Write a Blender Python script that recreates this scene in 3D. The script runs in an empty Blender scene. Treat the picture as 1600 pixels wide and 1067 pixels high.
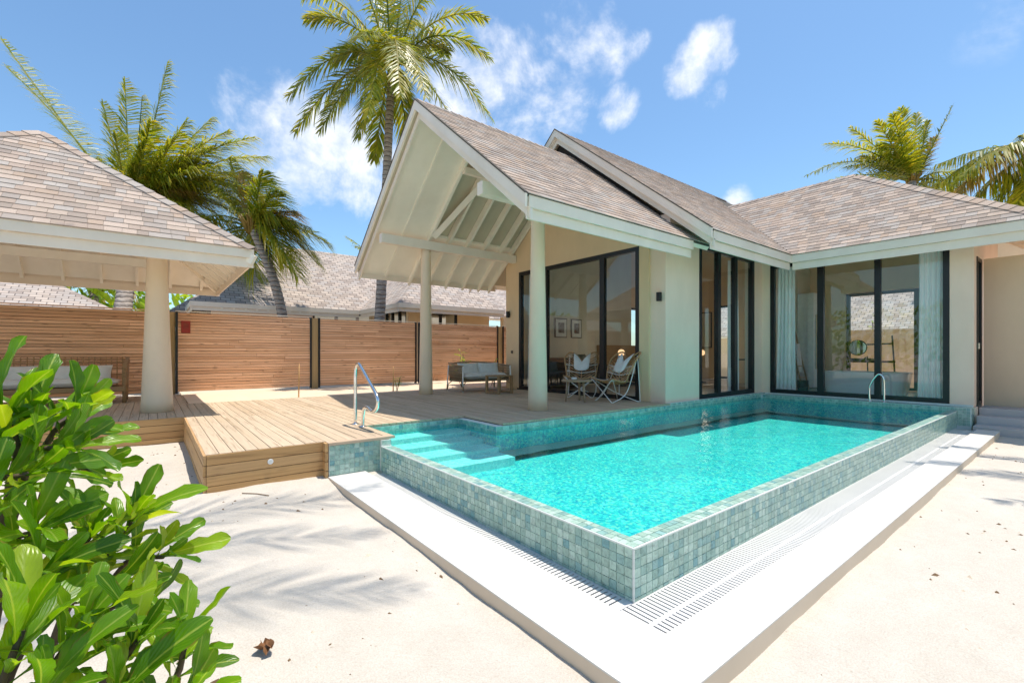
import bpy, bmesh, math, random
from mathutils import Vector, Matrix, noise as mnoise
rng = random.Random(11)
S = bpy.context.scene
COL = S.collection
# ------------------------------------------------------------------ camera
CAM_H = 0.9                       # eye height above the deck (deck top is z = 0)
FPX, YAW = 714.0, math.atan(907.0 / 714.0)
cam_d = bpy.data.cameras.new('camera')
cam = bpy.data.objects.new('camera', cam_d)
COL.objects.link(cam)
cam.location = (0, 0, CAM_H)
cam.rotation_euler = (math.pi / 2, 0, YAW - math.pi / 2)
cam_d.sensor_width = 36
cam_d.lens = FPX / 1600 * 36
cam_d.shift_y = 18.5 / 1600
cam_d.clip_start = 0.05
cam_d.clip_end = 3000
S.camera = cam
FWD = Vector((math.cos(YAW), math.sin(YAW), 0)); RGT = Vector((math.sin(YAW), -math.cos(YAW), 0)); UPV = Vector((0, 0, 1))
def sight(px, py): return FWD + RGT * ((px - 800) / FPX) + UPV * ((552 - py) / FPX)
def at(px, py, d): return Vector((0, 0, CAM_H)) + sight(px, py) * d      # survey: photo direction at a real distance
def to_px(p):
    q = Vector(p) - Vector((0, 0, CAM_H)); w = q.dot(FWD)
    if w < .05: return None
    return 800 + FPX * q.dot(RGT) / w, 552 - FPX * q.z / w, w
# ------------------------------------------------------------------ sun, sky, exposure
SUN_DIR = Vector((0.19, -0.06, 1.0)).normalized()
sd = bpy.data.lights.new('sun', 'SUN'); sd.energy = 2.1; sd.angle = math.radians(0.5); sd.color = (1.0, 0.93, 0.82)
so = bpy.data.objects.new('sun', sd); COL.objects.link(so)
so.rotation_euler = SUN_DIR.to_track_quat('Z', 'Y').to_euler(); so.location = (0, 0, 30)
W = bpy.data.worlds.new('World'); S.world = W; W.use_nodes = True
def build_world():
    nt = W.node_tree; nt.nodes.clear(); N = nt.nodes.new; L = nt.links.new
    out = N('ShaderNodeOutputWorld'); bg = N('ShaderNodeBackground'); bg.inputs['Strength'].default_value = 0.082
    sky = N('ShaderNodeTexSky'); sky.sky_type = 'NISHITA'; sky.sun_disc = False
    sky.sun_elevation = math.asin(SUN_DIR.z); sky.sun_rotation = math.atan2(SUN_DIR.x, SUN_DIR.y)
    sky.air_density = 1.0; sky.dust_density = 0.6; sky.ozone_density = 1.6
    tc = N('ShaderNodeTexCoord')
    nz = N('ShaderNodeVectorMath'); nz.operation = 'NORMALIZE'; L(tc.outputs['Generated'], nz.inputs[0])
    def math_(op, a, b=None, clamp=False):
        m = N('ShaderNodeMath'); m.operation = op; m.use_clamp = clamp
        for i, x in enumerate((a, b)):
            if x is None: continue
            if isinstance(x, (int, float)): m.inputs[i].default_value = x
            else: L(x, m.inputs[i])
        return m.outputs[0]
    n1 = N('ShaderNodeTexNoise'); n1.inputs['Scale'].default_value = 5.5; n1.inputs['Detail'].default_value = 9; n1.inputs['Roughness'].default_value = .62
    n1.inputs['Distortion'].default_value = .35
    L(nz.outputs[0], n1.inputs['Vector'])
    n2 = N('ShaderNodeTexNoise'); n2.inputs['Scale'].default_value = 17; n2.inputs['Detail'].default_value = 6; n2.inputs['Roughness'].default_value = .6
    L(nz.outputs[0], n2.inputs['Vector'])
    # clouds: direction, angular radius (deg), weight
    blobs = [((470, 235), 9, 1.0), ((575, 265), 8, 1.0), ((420, 170), 6, .62), ((835, 130), 9, 1.0), ((915, 70), 6, .8), ((770, 185), 9, 1.05), ((800, 90), 7, .9), ((735, 140), 7, .9), ((690, 60), 5, .55),
             ((1120, 75), 3.6, .85), ((1080, 115), 3.6, .8), ((1110, 150), 2.6, .55), ((1155, 314), 2.4, .9), ((965, 170), 3.2, .6), ((990, 65), 2.2, .45),
             ((1560, 20), 4.5, .16), ((640, 300), 6, .8)]
    dirs = [(sight(*p).normalized(), r, w) for p, r, w in blobs]
    for az, el, r, w in ((250, 28, 12, .9), (285, 20, 14, 1), (205, 35, 9, .8), (160, 22, 12, .9), (320, 40, 9, .75), (230, 60, 7, .6)):
        a, e = math.radians(az), math.radians(el)
        dirs.append((Vector((math.cos(a) * math.cos(e), math.sin(a) * math.cos(e), math.sin(e))), r, w))
    acc = None
    for d, r, w in dirs:
        vm = N('ShaderNodeVectorMath'); vm.operation = 'DOT_PRODUCT'; L(nz.outputs[0], vm.inputs[0]); vm.inputs[1].default_value = d
        mr = N('ShaderNodeMapRange'); mr.interpolation_type = 'SMOOTHSTEP'
        mr.inputs['From Min'].default_value = math.cos(math.radians(r)); mr.inputs['From Max'].default_value = math.cos(math.radians(r * .1))
        mr.inputs['To Min'].default_value = 0; mr.inputs['To Max'].default_value = w
        L(vm.outputs['Value'], mr.inputs['Value'])
        acc = mr.outputs[0] if acc is None else math_('MAXIMUM', acc, mr.outputs[0])
    n = math_('ADD', math_('MULTIPLY', n1.outputs['Fac'], .75), math_('MULTIPLY', n2.outputs['Fac'], .25))
    dens = math_('ADD', acc, math_('MULTIPLY', math_('SUBTRACT', n, .52), 4.6))
    m2 = N('ShaderNodeMapRange'); m2.interpolation_type = 'SMOOTHSTEP'; m2.inputs['From Min'].default_value = .24; m2.inputs['From Max'].default_value = 1.45
    m2.inputs['To Max'].default_value = .93
    L(dens, m2.inputs['Value'])
    gate = N('ShaderNodeMapRange'); gate.inputs['From Min'].default_value = 0.02; gate.inputs['From Max'].default_value = .3; L(acc, gate.inputs['Value'])
    cm = math_('MULTIPLY', m2.outputs[0], gate.outputs[0])
    gm = N('ShaderNodeMix'); gm.data_type = 'RGBA'; gm.blend_type = 'MULTIPLY'; gm.inputs['Factor'].default_value = 1
    L(sky.outputs[0], gm.inputs['A']); gm.inputs['B'].default_value = (0.76, 0.93, 0.98, 1)
    mx = N('ShaderNodeMix'); mx.data_type = 'RGBA'
    L(cm, mx.inputs['Factor']); L(gm.outputs['Result'], mx.inputs['A']); sh_ = N('ShaderNodeMix'); sh_.data_type = 'RGBA'; L(n2.outputs['Fac'], sh_.inputs['Factor']); sh_.inputs['A'].default_value = (4.3, 4.55, 5.1, 1); sh_.inputs['B'].default_value = (7.2, 7.1, 7.0, 1); L(sh_.outputs['Result'], mx.inputs['B'])
    L(mx.outputs['Result'], bg.inputs['Color']); L(bg.outputs[0], out.inputs['Surface'])
build_world()
S.render.engine = 'CYCLES'
S.view_settings.view_transform = 'Standard'; S.view_settings.look = 'None'
S.view_settings.exposure = 1.33; S.view_settings.gamma = 1.0; S.view_settings.use_curve_mapping = False
cy = S.cycles
cy.max_bounces = 10; cy.diffuse_bounces = 5; cy.glossy_bounces = 4; cy.transmission_bounces = 6; cy.transparent_max_bounces = 24
cy.sample_clamp_indirect = 5; cy.caustics_reflective = False; cy.caustics_refractive = False; cy.use_denoising = True

# ------------------------------------------------------------------ helpers: materials
class NT:
    def __init__(s, m):
        m.use_nodes = True; s.t = m.node_tree; s.t.nodes.clear()
        s.out = s.t.nodes.new('ShaderNodeOutputMaterial')
    def n(s, kind, **kw):
        nd = s.t.nodes.new('ShaderNode' + kind)
        for k, v in kw.items():
            if k in nd.bl_rna.properties.keys(): setattr(nd, k, v)
            else: s.set(nd.inputs[k.replace('_', ' ')], v)
        return nd
    def set(s, sock, v):
        if isinstance(v, bpy.types.NodeSocket): s.t.links.new(v, sock)
        else: sock.default_value = (tuple(v) + (1,)) if (isinstance(v, (tuple, list)) and len(v) == 3 and sock.type == 'RGBA') else v
    def math(s, op, a, b=0.0, clamp=False):
        m = s.n('Math', operation=op, use_clamp=clamp); s.set(m.inputs[0], a); s.set(m.inputs[1], b); return m.outputs[0]
    def mix(s, f, a, b, blend='MIX'):
        m = s.n('Mix', data_type='RGBA', blend_type=blend); s.set(m.inputs['Factor'], f); s.set(m.inputs['A'], a); s.set(m.inputs['B'], b); return m.outputs['Result']
    def ramp(s, f, stops, interp='LINEAR'):
        r = s.n('ValToRGB'); cr = r.color_ramp; cr.interpolation = interp
        while len(cr.elements) < len(stops): cr.elements.new(.5)
        for e, (p, c) in zip(cr.elements, stops): e.position = p; e.color = tuple(c) + (1,)
        s.set(r.inputs[0], f); return r.outputs[0]
    def pos(s, scale=(1, 1, 1), obj=False):
        p = s.n('TexCoord').outputs['Object'] if obj else s.n('NewGeometry').outputs['Position']
        m = s.n('Mapping'); s.set(m.inputs['Vector'], p); m.inputs['Scale'].default_value = scale; return m.outputs[0]
    def rnd(s):        # one value per piece, whether it is an object of its own or an island of a joined mesh
        a = s.n('ObjectInfo').outputs['Random']; b = s.n('NewGeometry').outputs['Random Per Island']
        return s.math('FRACT', s.math('ADD', a, b))
    def noise(s, vec, scale=5, detail=4, rough=.55, dist=0):
        x = s.n('TexNoise'); s.set(x.inputs['Vector'], vec)
        x.inputs['Scale'].default_value = scale; x.inputs['Detail'].default_value = detail; x.inputs['Roughness'].default_value = rough; x.inputs['Distortion'].default_value = dist
        return x.outputs['Fac']
    def bump(s, h, strength=.3, dist=.01):
        b = s.n('Bump'); s.set(b.inputs['Height'], h); b.inputs['Strength'].default_value = strength; b.inputs['Distance'].default_value = dist; return b.outputs[0]
    def bsdf(s, color, rough=.6, normal=None, **kw):
        p = s.n('BsdfPrincipled'); s.set(p.inputs['Base Color'], color); s.set(p.inputs['Roughness'], rough)
        if normal is not None: s.set(p.inputs['Normal'], normal)
        for k, v in kw.items(): s.set(p.inputs[k.replace('_', ' ')], v)
        return p
    def schlick(s, f0, normal=None):      # the same from either side of a thin sheet
        g = s.n('NewGeometry'); d = s.n('VectorMath', operation='DOT_PRODUCT'); s.set(d.inputs[0], g.outputs['Incoming']); s.set(d.inputs[1], normal if normal is not None else g.outputs['Normal'])
        c = s.math('SUBTRACT', 1.0, s.math('ABSOLUTE', d.outputs['Value']), True)
        return s.math('ADD', s.math('MULTIPLY', s.math('POWER', c, 5.0), 1 - f0), f0, True)
    def finish(s, sh): s.t.links.new(sh.outputs[0] if hasattr(sh, 'outputs') else sh, s.out.inputs['Surface'])
M = {}
def newmat(name):
    m = bpy.data.materials.new(name); M[name] = m; return NT(m)
def plain(name, c, rough=.6, var=.06, scale=6, bump=.08, bscale=60, metallic=0.0, spec=.4):
    t = newmat(name); p = t.pos()
    n = t.noise(p, scale, 5); k = t.ramp(n, [(.3, [1 - var] * 3), (.7, [1 + var * .6] * 3)])
    col = t.mix(1.0, c, k, 'MULTIPLY')
    b = t.bump(t.noise(p, bscale, 3), bump, .004) if bump else None
    t.finish(t.bsdf(col, rough, b, Metallic=metallic, Specular_IOR_Level=spec))
def paint(name, c, rough=.55):             # painted render with faint trowel marks, runs and dust
    t = newmat(name); p = t.pos()
    big = t.noise(t.pos((1, 1, .45)), 1.6, 6, .6); fine = t.noise(p, 38, 4)
    k = t.ramp(big, [(.28, (.90, .89, .87)), (.72, (1.03, 1.03, 1.03))])
    t.finish(t.bsdf(t.mix(1.0, c, k, 'MULTIPLY'), rough, t.bump(t.math('ADD', t.math('MULTIPLY', big, .6), t.math('MULTIPLY', fine, .35)), .12, .012), Specular_IOR_Level=.3))
def wood(name, tones, axis='Y', grain=1.0, knots=0.0, rough=.7, weather=.25):
    t = newmat(name)
    sc = {'X': (1.1, 26, 26), 'Y': (26, 1.1, 26), 'Z': (26, 26, 1.1)}[axis]
    r = t.rnd(); off = t.n('CombineXYZ'); t.set(off.inputs[0], t.math('MULTIPLY', r, 37.0)); t.set(off.inputs[1], t.math('MULTIPLY', r, 91.0)); t.set(off.inputs[2], t.math('MULTIPLY', r, 53.0))
    va = t.n('VectorMath', operation='ADD'); t.set(va.inputs[0], t.pos(sc)); t.set(va.inputs[1], off.outputs[0]); v = va.outputs[0]
    g = t.noise(v, .9 * grain, 7, .62, 1.4); g2 = t.noise(v, 5.0, 4, .6)
    c = t.ramp(r, tones)
    k = t.ramp(g, [(.30, (.58, .52, .46)), (.46, (.95, .93, .9)), (.7, (1.10, 1.08, 1.06))])
    c = t.mix(1.0, c, k, 'MULTIPLY')
    c = t.mix(t.math('MULTIPLY', g2, .25), c, t.mix(1.0, c, (.62, .57, .52), 'MULTIPLY'))
    if knots:
        kv = {'X': (1.5, 9, 9), 'Y': (9, 1.5, 9), 'Z': (9, 9, 1.5)}[axis]
        vo = t.n('TexVoronoi', feature='F1'); t.set(vo.inputs['Vector'], t.pos(kv)); vo.inputs['Scale'].default_value = 1.6
        m = t.ramp(vo.outputs['Distance'], [(.05, (1, 1, 1)), (.17, (0, 0, 0))])
        c = t.mix(t.math('MULTIPLY', m, knots), c, (.10, .045, .018))
    w = t.noise(t.pos(), 1.3, 4)
    c = t.mix(t.math('MULTIPLY', w, weather), c, (.33, .28, .23))
    t.finish(t.bsdf(c, rough, t.bump(t.math('ADD', g, t.math('MULTIPLY', g2, .4)), .3, .004), Specular_IOR_Level=.25))
def build_materials():
    # sand: pale coral, wind ripples, grains, scattered dark bits
    t = newmat('sand'); p = t.pos()
    big = t.noise(p, .9, 5); mid = t.noise(p, 7, 5, .6); fine = t.noise(p, 150, 3, .7)
    c = t.ramp(big, [(.3, (.545, .497, .437)), (.7, (.605, .558, .50))])
    c = t.mix(1.0, c, t.ramp(fine, [(.32, (.84, .82, .79)), (.62, (1.05, 1.05, 1.05))]), 'MULTIPLY')
    c = t.mix(1.0, c, t.ramp(mid, [(.3, (.95, .94, .93)), (.7, (1.03, 1.03, 1.03))]), 'MULTIPLY')
    vo = t.n('TexVoronoi', feature='F1'); t.set(vo.inputs['Vector'], p); vo.inputs['Scale'].default_value = 9; vo.inputs['Randomness'].default_value = 1
    spk = t.ramp(vo.outputs['Distance'], [(.03, (1, 1, 1)), (.07, (0, 0, 0))])
    gate = t.ramp(t.noise(p, 2.2, 3), [(.46, (0, 0, 0)), (.6, (1, 1, 1))])
    c = t.mix(t.math('MULTIPLY', t.math('MULTIPLY', spk, gate), .65), c, (.24, .17, .11))
    wv = t.n('TexWave', wave_type='BANDS', bands_direction='DIAGONAL'); t.set(wv.inputs['Vector'], p)
    wv.inputs['Scale'].default_value = 11; wv.inputs['Distortion'].default_value = 7; wv.inputs['Detail'].default_value = 4; wv.inputs['Detail Scale'].default_value = 2.2
    h = t.math('ADD', t.math('ADD', t.math('MULTIPLY', mid, .8), t.math('MULTIPLY', fine, .22)), t.math('MULTIPLY', wv.outputs['Fac'], .22))
    t.finish(t.bsdf(c, .9, t.bump(h, .5, .022), Specular_IOR_Level=.12))
    paint('white_render', (.80, .775, .74)); paint('curb_paint', (.68, .655, .625), .5)
    paint('wall_cream', (.80, .60, .38)); paint('wall_pale', (.91, .69, .545)); paint('column_paint', (.84, .68, .50)); paint('kerb_side', (.70, .575, .45))
    paint('trim_white', (.88, .785, .675), .45); paint('fascia', (.88, .765, .64), .45); paint('soffit', (.95, .885, .775), .5); paint('soffit_shaded', (.60, .55, .42), .6)
    paint('kerb_beige', (.78, .63, .48)); paint('steps_concrete', (.52, .48, .47), .8); paint('garden_wall', (.78, .57, .39)); paint('interior_wall', (.68, .63, .53)); paint('bath_wall', (.82, .76, .62))
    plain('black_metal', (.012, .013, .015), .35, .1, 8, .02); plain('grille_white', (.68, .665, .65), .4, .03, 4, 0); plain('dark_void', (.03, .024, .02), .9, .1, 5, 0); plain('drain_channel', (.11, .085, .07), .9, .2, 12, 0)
    plain('chrome', (.82, .82, .82), .09, .02, 8, 0, metallic=1.0); plain('white_rod', (.80, .79, .76), .4, .03, 8, 0)
    plain('rattan', (.46, .27, .13), .5, .35, 60, .4, 160); plain('rope', (.36, .25, .15), .7, .25, 70, .5, 200)
    plain('fabric_white', (.74, .74, .72), .9, .06, 12, .35, 220); plain('fabric_grey', (.72, .73, .71), .9, .08, 12, .4, 240); plain('sofa_dark', (.035, .032, .028), .85, .2, 20, .2)
    plain('red_plaque', (.28, .025, .012), .45, .1, 12, 0); plain('plastic_white', (.78, .78, .76), .4, .02, 5, 0); plain('tub_white', (.82, .83, .83), .18, .01, 4, 0)
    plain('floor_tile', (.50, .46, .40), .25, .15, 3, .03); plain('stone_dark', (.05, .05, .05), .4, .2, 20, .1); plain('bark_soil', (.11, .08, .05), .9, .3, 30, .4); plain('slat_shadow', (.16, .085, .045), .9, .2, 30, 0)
    plain('green_bin', (.03, .06, .045), .4, .1, 9, 0); plain('dry_leaf', (.22, .10, .04), .7, .35, 50, .4); plain('twig', (.20, .12, .06), .8, .3, 60, .3)
    wood('deck_wood', [(0, (.56, .43, .295)), (.35, (.62, .485, .345)), (.7, (.655, .52, .38)), (1, (.58, .45, .32))], 'Y', 1.0, .35, .75, .30)
    wood('deck_border', [(0, (.58, .43, .31)), (1, (.64, .49, .36))], 'X', 1.0)
    wood('fascia_wood', [(0, (.52, .30, .125)), (.5, (.60, .36, .155)), (1, (.56, .345, .165))], 'X', .8, .25, .6, .1)
    wood('fascia_wood_side', [(0, (.52, .30, .125)), (.5, (.60, .36, .155)), (1, (.56, .345, .165))], 'Y', .8, .25, .6, .1)
    wood('fence_wood', [(0, (.70, .395, .235)), (.3, (.80, .485, .30)), (.65, (.86, .54, .355)), (1, (.74, .43, .26))], 'X', .7, .75, .75, .03)
    wood('post_wood', [(0, (.42, .29, .13)), (1, (.48, .33, .16))], 'Z', 1.0); wood('teak', [(0, (.36, .22, .10)), (1, (.42, .27, .13))], 'X', 1.0); wood('light_wood', [(0, (.42, .31, .20)), (1, (.48, .36, .24))], 'Y', 1)
    # roof shingles: colour per piece, mineral grain
    sh = [(0, (.425, .335, .28)), (.14, (.36, .293, .25)), (.28, (.48, .385, .32)), (.42, (.385, .33, .295)), (.56, (.43, .38, .345)), (.70, (.51, .41, .345)), (.84, (.33, .27, .235)), (.93, (.44, .335, .265))]
    t = newmat('shingle'); p = t.pos()
    c = t.ramp(t.rnd(), sh, 'CONSTANT'); g = t.noise(p, 260, 2, .7); g1 = t.noise(p, 2.3, 5)
    c = t.mix(1.0, c, t.ramp(g, [(.3, (.70, .70, .70)), (.7, (1.22, 1.22, 1.22))]), 'MULTIPLY')
    c = t.mix(1.0, c, t.ramp(g1, [(.3, (.9, .89, .88)), (.7, (1.06, 1.06, 1.06))]), 'MULTIPLY')
    t.finish(t.bsdf(c, .9, t.bump(g, .4, .003), Specular_IOR_Level=.15))
    plain('shingle_under', (.10, .085, .07), .95, .2, 8, 0)
    # far roofs: courses of shingles in the material
    t = newmat('shingle_far'); uv = t.n('UVMap').outputs[0]
    br = t.n('TexBrick', offset=.5, squash=1.0); t.set(br.inputs['Vector'], uv); br.inputs['Scale'].default_value = 1
    br.inputs['Brick Width'].default_value = .27; br.inputs['Row Height'].default_value = .145; br.inputs['Mortar Size'].default_value = .012
    br.inputs['Mortar Smooth'].default_value = .2; br.inputs['Bias'].default_value = 0
    t.set(br.inputs['Color1'], (0, 0, 0)); t.set(br.inputs['Color2'], (1, 1, 1)); t.set(br.inputs['Mortar'], (.5, .5, .5))
    c = t.ramp(br.outputs['Color'], [(0, (.34, .28, .25)), (.25, (.43, .355, .31)), (.5, (.47, .42, .395)), (.75, (.52, .43, .375)), (1, (.57, .48, .42))])
    c = t.mix(t.math('MULTIPLY', br.outputs['Fac'], .75), c, (.09, .07, .06))
    t.finish(t.bsdf(c, .9, t.bump(t.math('MULTIPLY', br.outputs['Fac'], -1.0), .6, .02), Specular_IOR_Level=.15))
    # pool tiles: green to teal stone with veins
    t = newmat('pool_tile'); p = t.pos(); r = t.rnd()
    c = t.ramp(r, [(0, (.33, .49, .42)), (.16, (.41, .57, .49)), (.32, (.29, .46, .40)), (.48, (.46, .61, .53)), (.64, (.36, .51, .43)), (.80, (.25, .43, .40)), (.90, (.18, .38, .39)), (.96, (.27, .46, .44))], 'CONSTANT')
    v = t.noise(p, 26, 7, .68, 1.2); c = t.mix(1.0, c, t.ramp(v, [(.34, (.66, .68, .66)), (.5, (1, 1, 1)), (.72, (1.22, 1.2, 1.16))]), 'MULTIPLY')
    t.finish(t.bsdf(c, .28, t.bump(v, .06, .003), Specular_IOR_Level=.45))
    plain('grout', (.70, .73, .69), .8, .06, 30, .05)
    # pool basin: small mosaic, turquoise
    t = newmat('mosaic'); p = t.pos()
    wob = t.n('TexNoise'); t.set(wob.inputs['Vector'], p); wob.inputs['Scale'].default_value = 5.5; wob.inputs['Detail'].default_value = 3
    vs = t.n('VectorMath', operation='SCALE'); t.set(vs.inputs[0], wob.outputs['Color']); vs.inputs['Scale'].default_value = .10
    va = t.n('VectorMath', operation='ADD'); t.set(va.inputs[0], p); t.set(va.inputs[1], vs.outputs[0])
    vo = t.n('TexVoronoi', feature='F1'); t.set(vo.inputs['Vector'], va.outputs[0]); vo.inputs['Scale'].default_value = 46; vo.inputs['Randomness'].default_value = .85
    sx = t.n('SeparateColor'); t.set(sx.inputs[0], vo.outputs['Color'])
    c = t.ramp(sx.outputs[0], [(0, (.06, .55, .54)), (.28, (.11, .66, .61)), (.5, (.05, .47, .53)), (.68, (.32, .72, .55)), (.80, (.03, .36, .48)), (.92, (.24, .78, .71))], 'CONSTANT')
    c = t.mix(1.0, c, t.ramp(t.noise(p, 1.1, 4), [(.3, (.86, .88, .9)), (.7, (1.1, 1.08, 1.06))]), 'MULTIPLY')
    t.finish(t.bsdf(c, .5, Specular_IOR_Level=.2))
    t = newmat('step_mosaic'); p = t.pos(); vo = t.n('TexVoronoi', feature='F1'); t.set(vo.inputs['Vector'], p); vo.inputs['Scale'].default_value = 34
    sx = t.n('SeparateColor'); t.set(sx.inputs[0], vo.outputs['Color'])
    t.finish(t.bsdf(t.ramp(sx.outputs[0], [(0, (.44, .79, .75)), (.4, (.56, .85, .79)), (.75, (.36, .73, .71))], 'CONSTANT'), .5, Specular_IOR_Level=.2))
    # water surface: mirror by Fresnel over a tinted clear sheet
    t = newmat('pool_water'); p = t.pos()
    h = t.math('ADD', t.noise(p, 3.2, 3, .5, .6), t.math('MULTIPLY', t.noise(p, 13, 3, .55, .8), .35)); nb = t.bump(h, .32, .05)
    fr = t.math('MULTIPLY', t.schlick(.025, nb), .6)
    gl = t.n('BsdfGlossy', Roughness=.03); t.set(gl.inputs['Normal'], nb)
    tr = t.n('BsdfTransparent'); t.set(tr.inputs['Color'], (.57, .97, .95))
    mx = t.n('MixShader'); t.set(mx.inputs[0], fr); t.t.links.new(tr.outputs[0], mx.inputs[1]); t.t.links.new(gl.outputs[0], mx.inputs[2]); t.finish(mx)
    def glass(name, tint, boost):
        t = newmat(name); k = t.math('MULTIPLY', t.schlick(.055), boost, True)
        gl = t.n('BsdfGlossy', Roughness=.0); t.set(gl.inputs['Color'], (.95, 1, .99)); tr = t.n('BsdfTransparent'); t.set(tr.inputs['Color'], tint)
        mx = t.n('MixShader'); t.set(mx.inputs[0], k); t.t.links.new(tr.outputs[0], mx.inputs[1]); t.t.links.new(gl.outputs[0], mx.inputs[2]); t.finish(mx)
    glass('glass', (.94, .965, .955), 1.2); glass('mirror_glass', (.1, .1, .1), 12)
    # sheer curtain
    t = newmat('sheer'); p = t.pos(); a = t.bsdf((.97, .93, .90), .9); b = t.n('BsdfTranslucent'); t.set(b.inputs['Color'], (.82, .85, .86))
    mx = t.n('MixShader'); mx.inputs[0].default_value = .14; t.t.links.new(a.outputs[0], mx.inputs[1]); t.t.links.new(b.outputs[0], mx.inputs[2]); t.finish(mx)
    def leafy(name, tones, trans, tcol, rough=.42, veins=False):
        t = newmat(name); p = t.pos(); r = t.rnd(); c = t.ramp(r, tones)
        n = t.noise(p, 9, 4); c = t.mix(1.0, c, t.ramp(n, [(.3, (.78, .80, .7)), (.7, (1.15, 1.12, 1.0))]), 'MULTIPLY'); nb = None
        if veins:
            u = t.n('UVMap').outputs[0]; sp = t.n('SeparateXYZ'); t.set(sp.inputs[0], u)
            ax = t.math('ABSOLUTE', t.math('SUBTRACT', sp.outputs[0], .5))
            rib = t.ramp(ax, [(.02, (1, 1, 1)), (.06, (0, 0, 0))])
            ph = t.math('SUBTRACT', t.math('MULTIPLY', sp.outputs[1], 62.0), t.math('MULTIPLY', ax, 46.0)); sv = t.math('SINE', ph)
            sd_ = t.ramp(sv, [(.86, (0, 0, 0)), (1.0, (1, 1, 1))])
            c = t.mix(t.math('MULTIPLY', rib, .65), c, (.33, .42, .09)); c = t.mix(t.math('MULTIPLY', sd_, .16), c, (.22, .33, .05))
            edge = t.math('MULTIPLY', t.ramp(ax, [(.40, (0, 0, 0)), (.5, (1, 1, 1))]), t.ramp(t.noise(p, 23, 3), [(.54, (0, 0, 0)), (.62, (1, 1, 1))])); c = t.mix(t.math('MULTIPLY', edge, .85), c, (.20, .11, .03))
            nb = t.bump(t.math('ADD', t.math('MULTIPLY', sv, .5), t.math('MULTIPLY', n, 1.2)), .25, .004)
        a = t.bsdf(c, rough, nb, Specular_IOR_Level=.5); b = t.n('BsdfTranslucent'); t.set(b.inputs['Color'], t.mix(1.0, c, tcol, 'MULTIPLY'))
        mx = t.n('MixShader'); mx.inputs[0].default_value = trans; t.t.links.new(a.outputs[0], mx.inputs[1]); t.t.links.new(b.outputs[0], mx.inputs[2]); t.finish(mx)
    leafy('bush_leaf', [(0, (.055, .155, .004)), (.4, (.10, .24, .005)), (.8, (.17, .33, .008)), (1, (.31, .40, .03))], .45, (2.3, 2.0, .5), .30, True)
    leafy('palm_leaf', [(0, (.13, .19, .02)), (.35, (.20, .25, .025)), (.7, (.29, .30, .03)), (1, (.40, .34, .045))], .52, (2.0, 1.75, .6), .38)
    leafy('palm_old', [(0, (.28, .20, .045)), (1, (.34, .23, .06))], .35, (1.6, 1.3, .6), .5)
    leafy('shrub_leaf', [(0, (.16, .33, .02)), (1, (.40, .52, .04))], .35, (1.9, 1.7, .6), .45)
    # palm trunk
    t = newmat('palm_trunk'); p = t.pos(); wv = t.n('TexWave', wave_type='BANDS', bands_direction='Z'); t.set(wv.inputs['Vector'], p)
    wv.inputs['Scale'].default_value = 2.2; wv.inputs['Distortion'].default_value = 2.6; wv.inputs['Detail'].default_value = 3; wv.inputs['Detail Scale'].default_value = 2
    n = t.noise(t.pos((6, 6, 22)), 1.2, 5); c = t.ramp(n, [(.3, (.28, .225, .19)), (.6, (.44, .375, .325)), (.8, (.52, .455, .40))])
    c = t.mix(t.ramp(wv.outputs['Fac'], [(.0, (.8, .8, .8)), (.2, (0, 0, 0))]), c, (.06, .045, .038))
    t.finish(t.bsdf(c, .9, t.bump(t.math('ADD', wv.outputs['Fac'], n), .6, .03), Specular_IOR_Level=.15))
    # art print: dark abstract
    t = newmat('art_print'); n = t.noise(t.pos(), 6, 6, .7, 1); t.finish(t.bsdf(t.ramp(n, [(.4, (.015, .015, .018)), (.62, (.22, .22, .22))]), .4))
    t = newmat('lamp_glow'); e = t.n('Emission', Strength=.55); t.set(e.inputs['Color'], (1.0, .62, .32)); t.finish(e)
build_materials()

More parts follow.
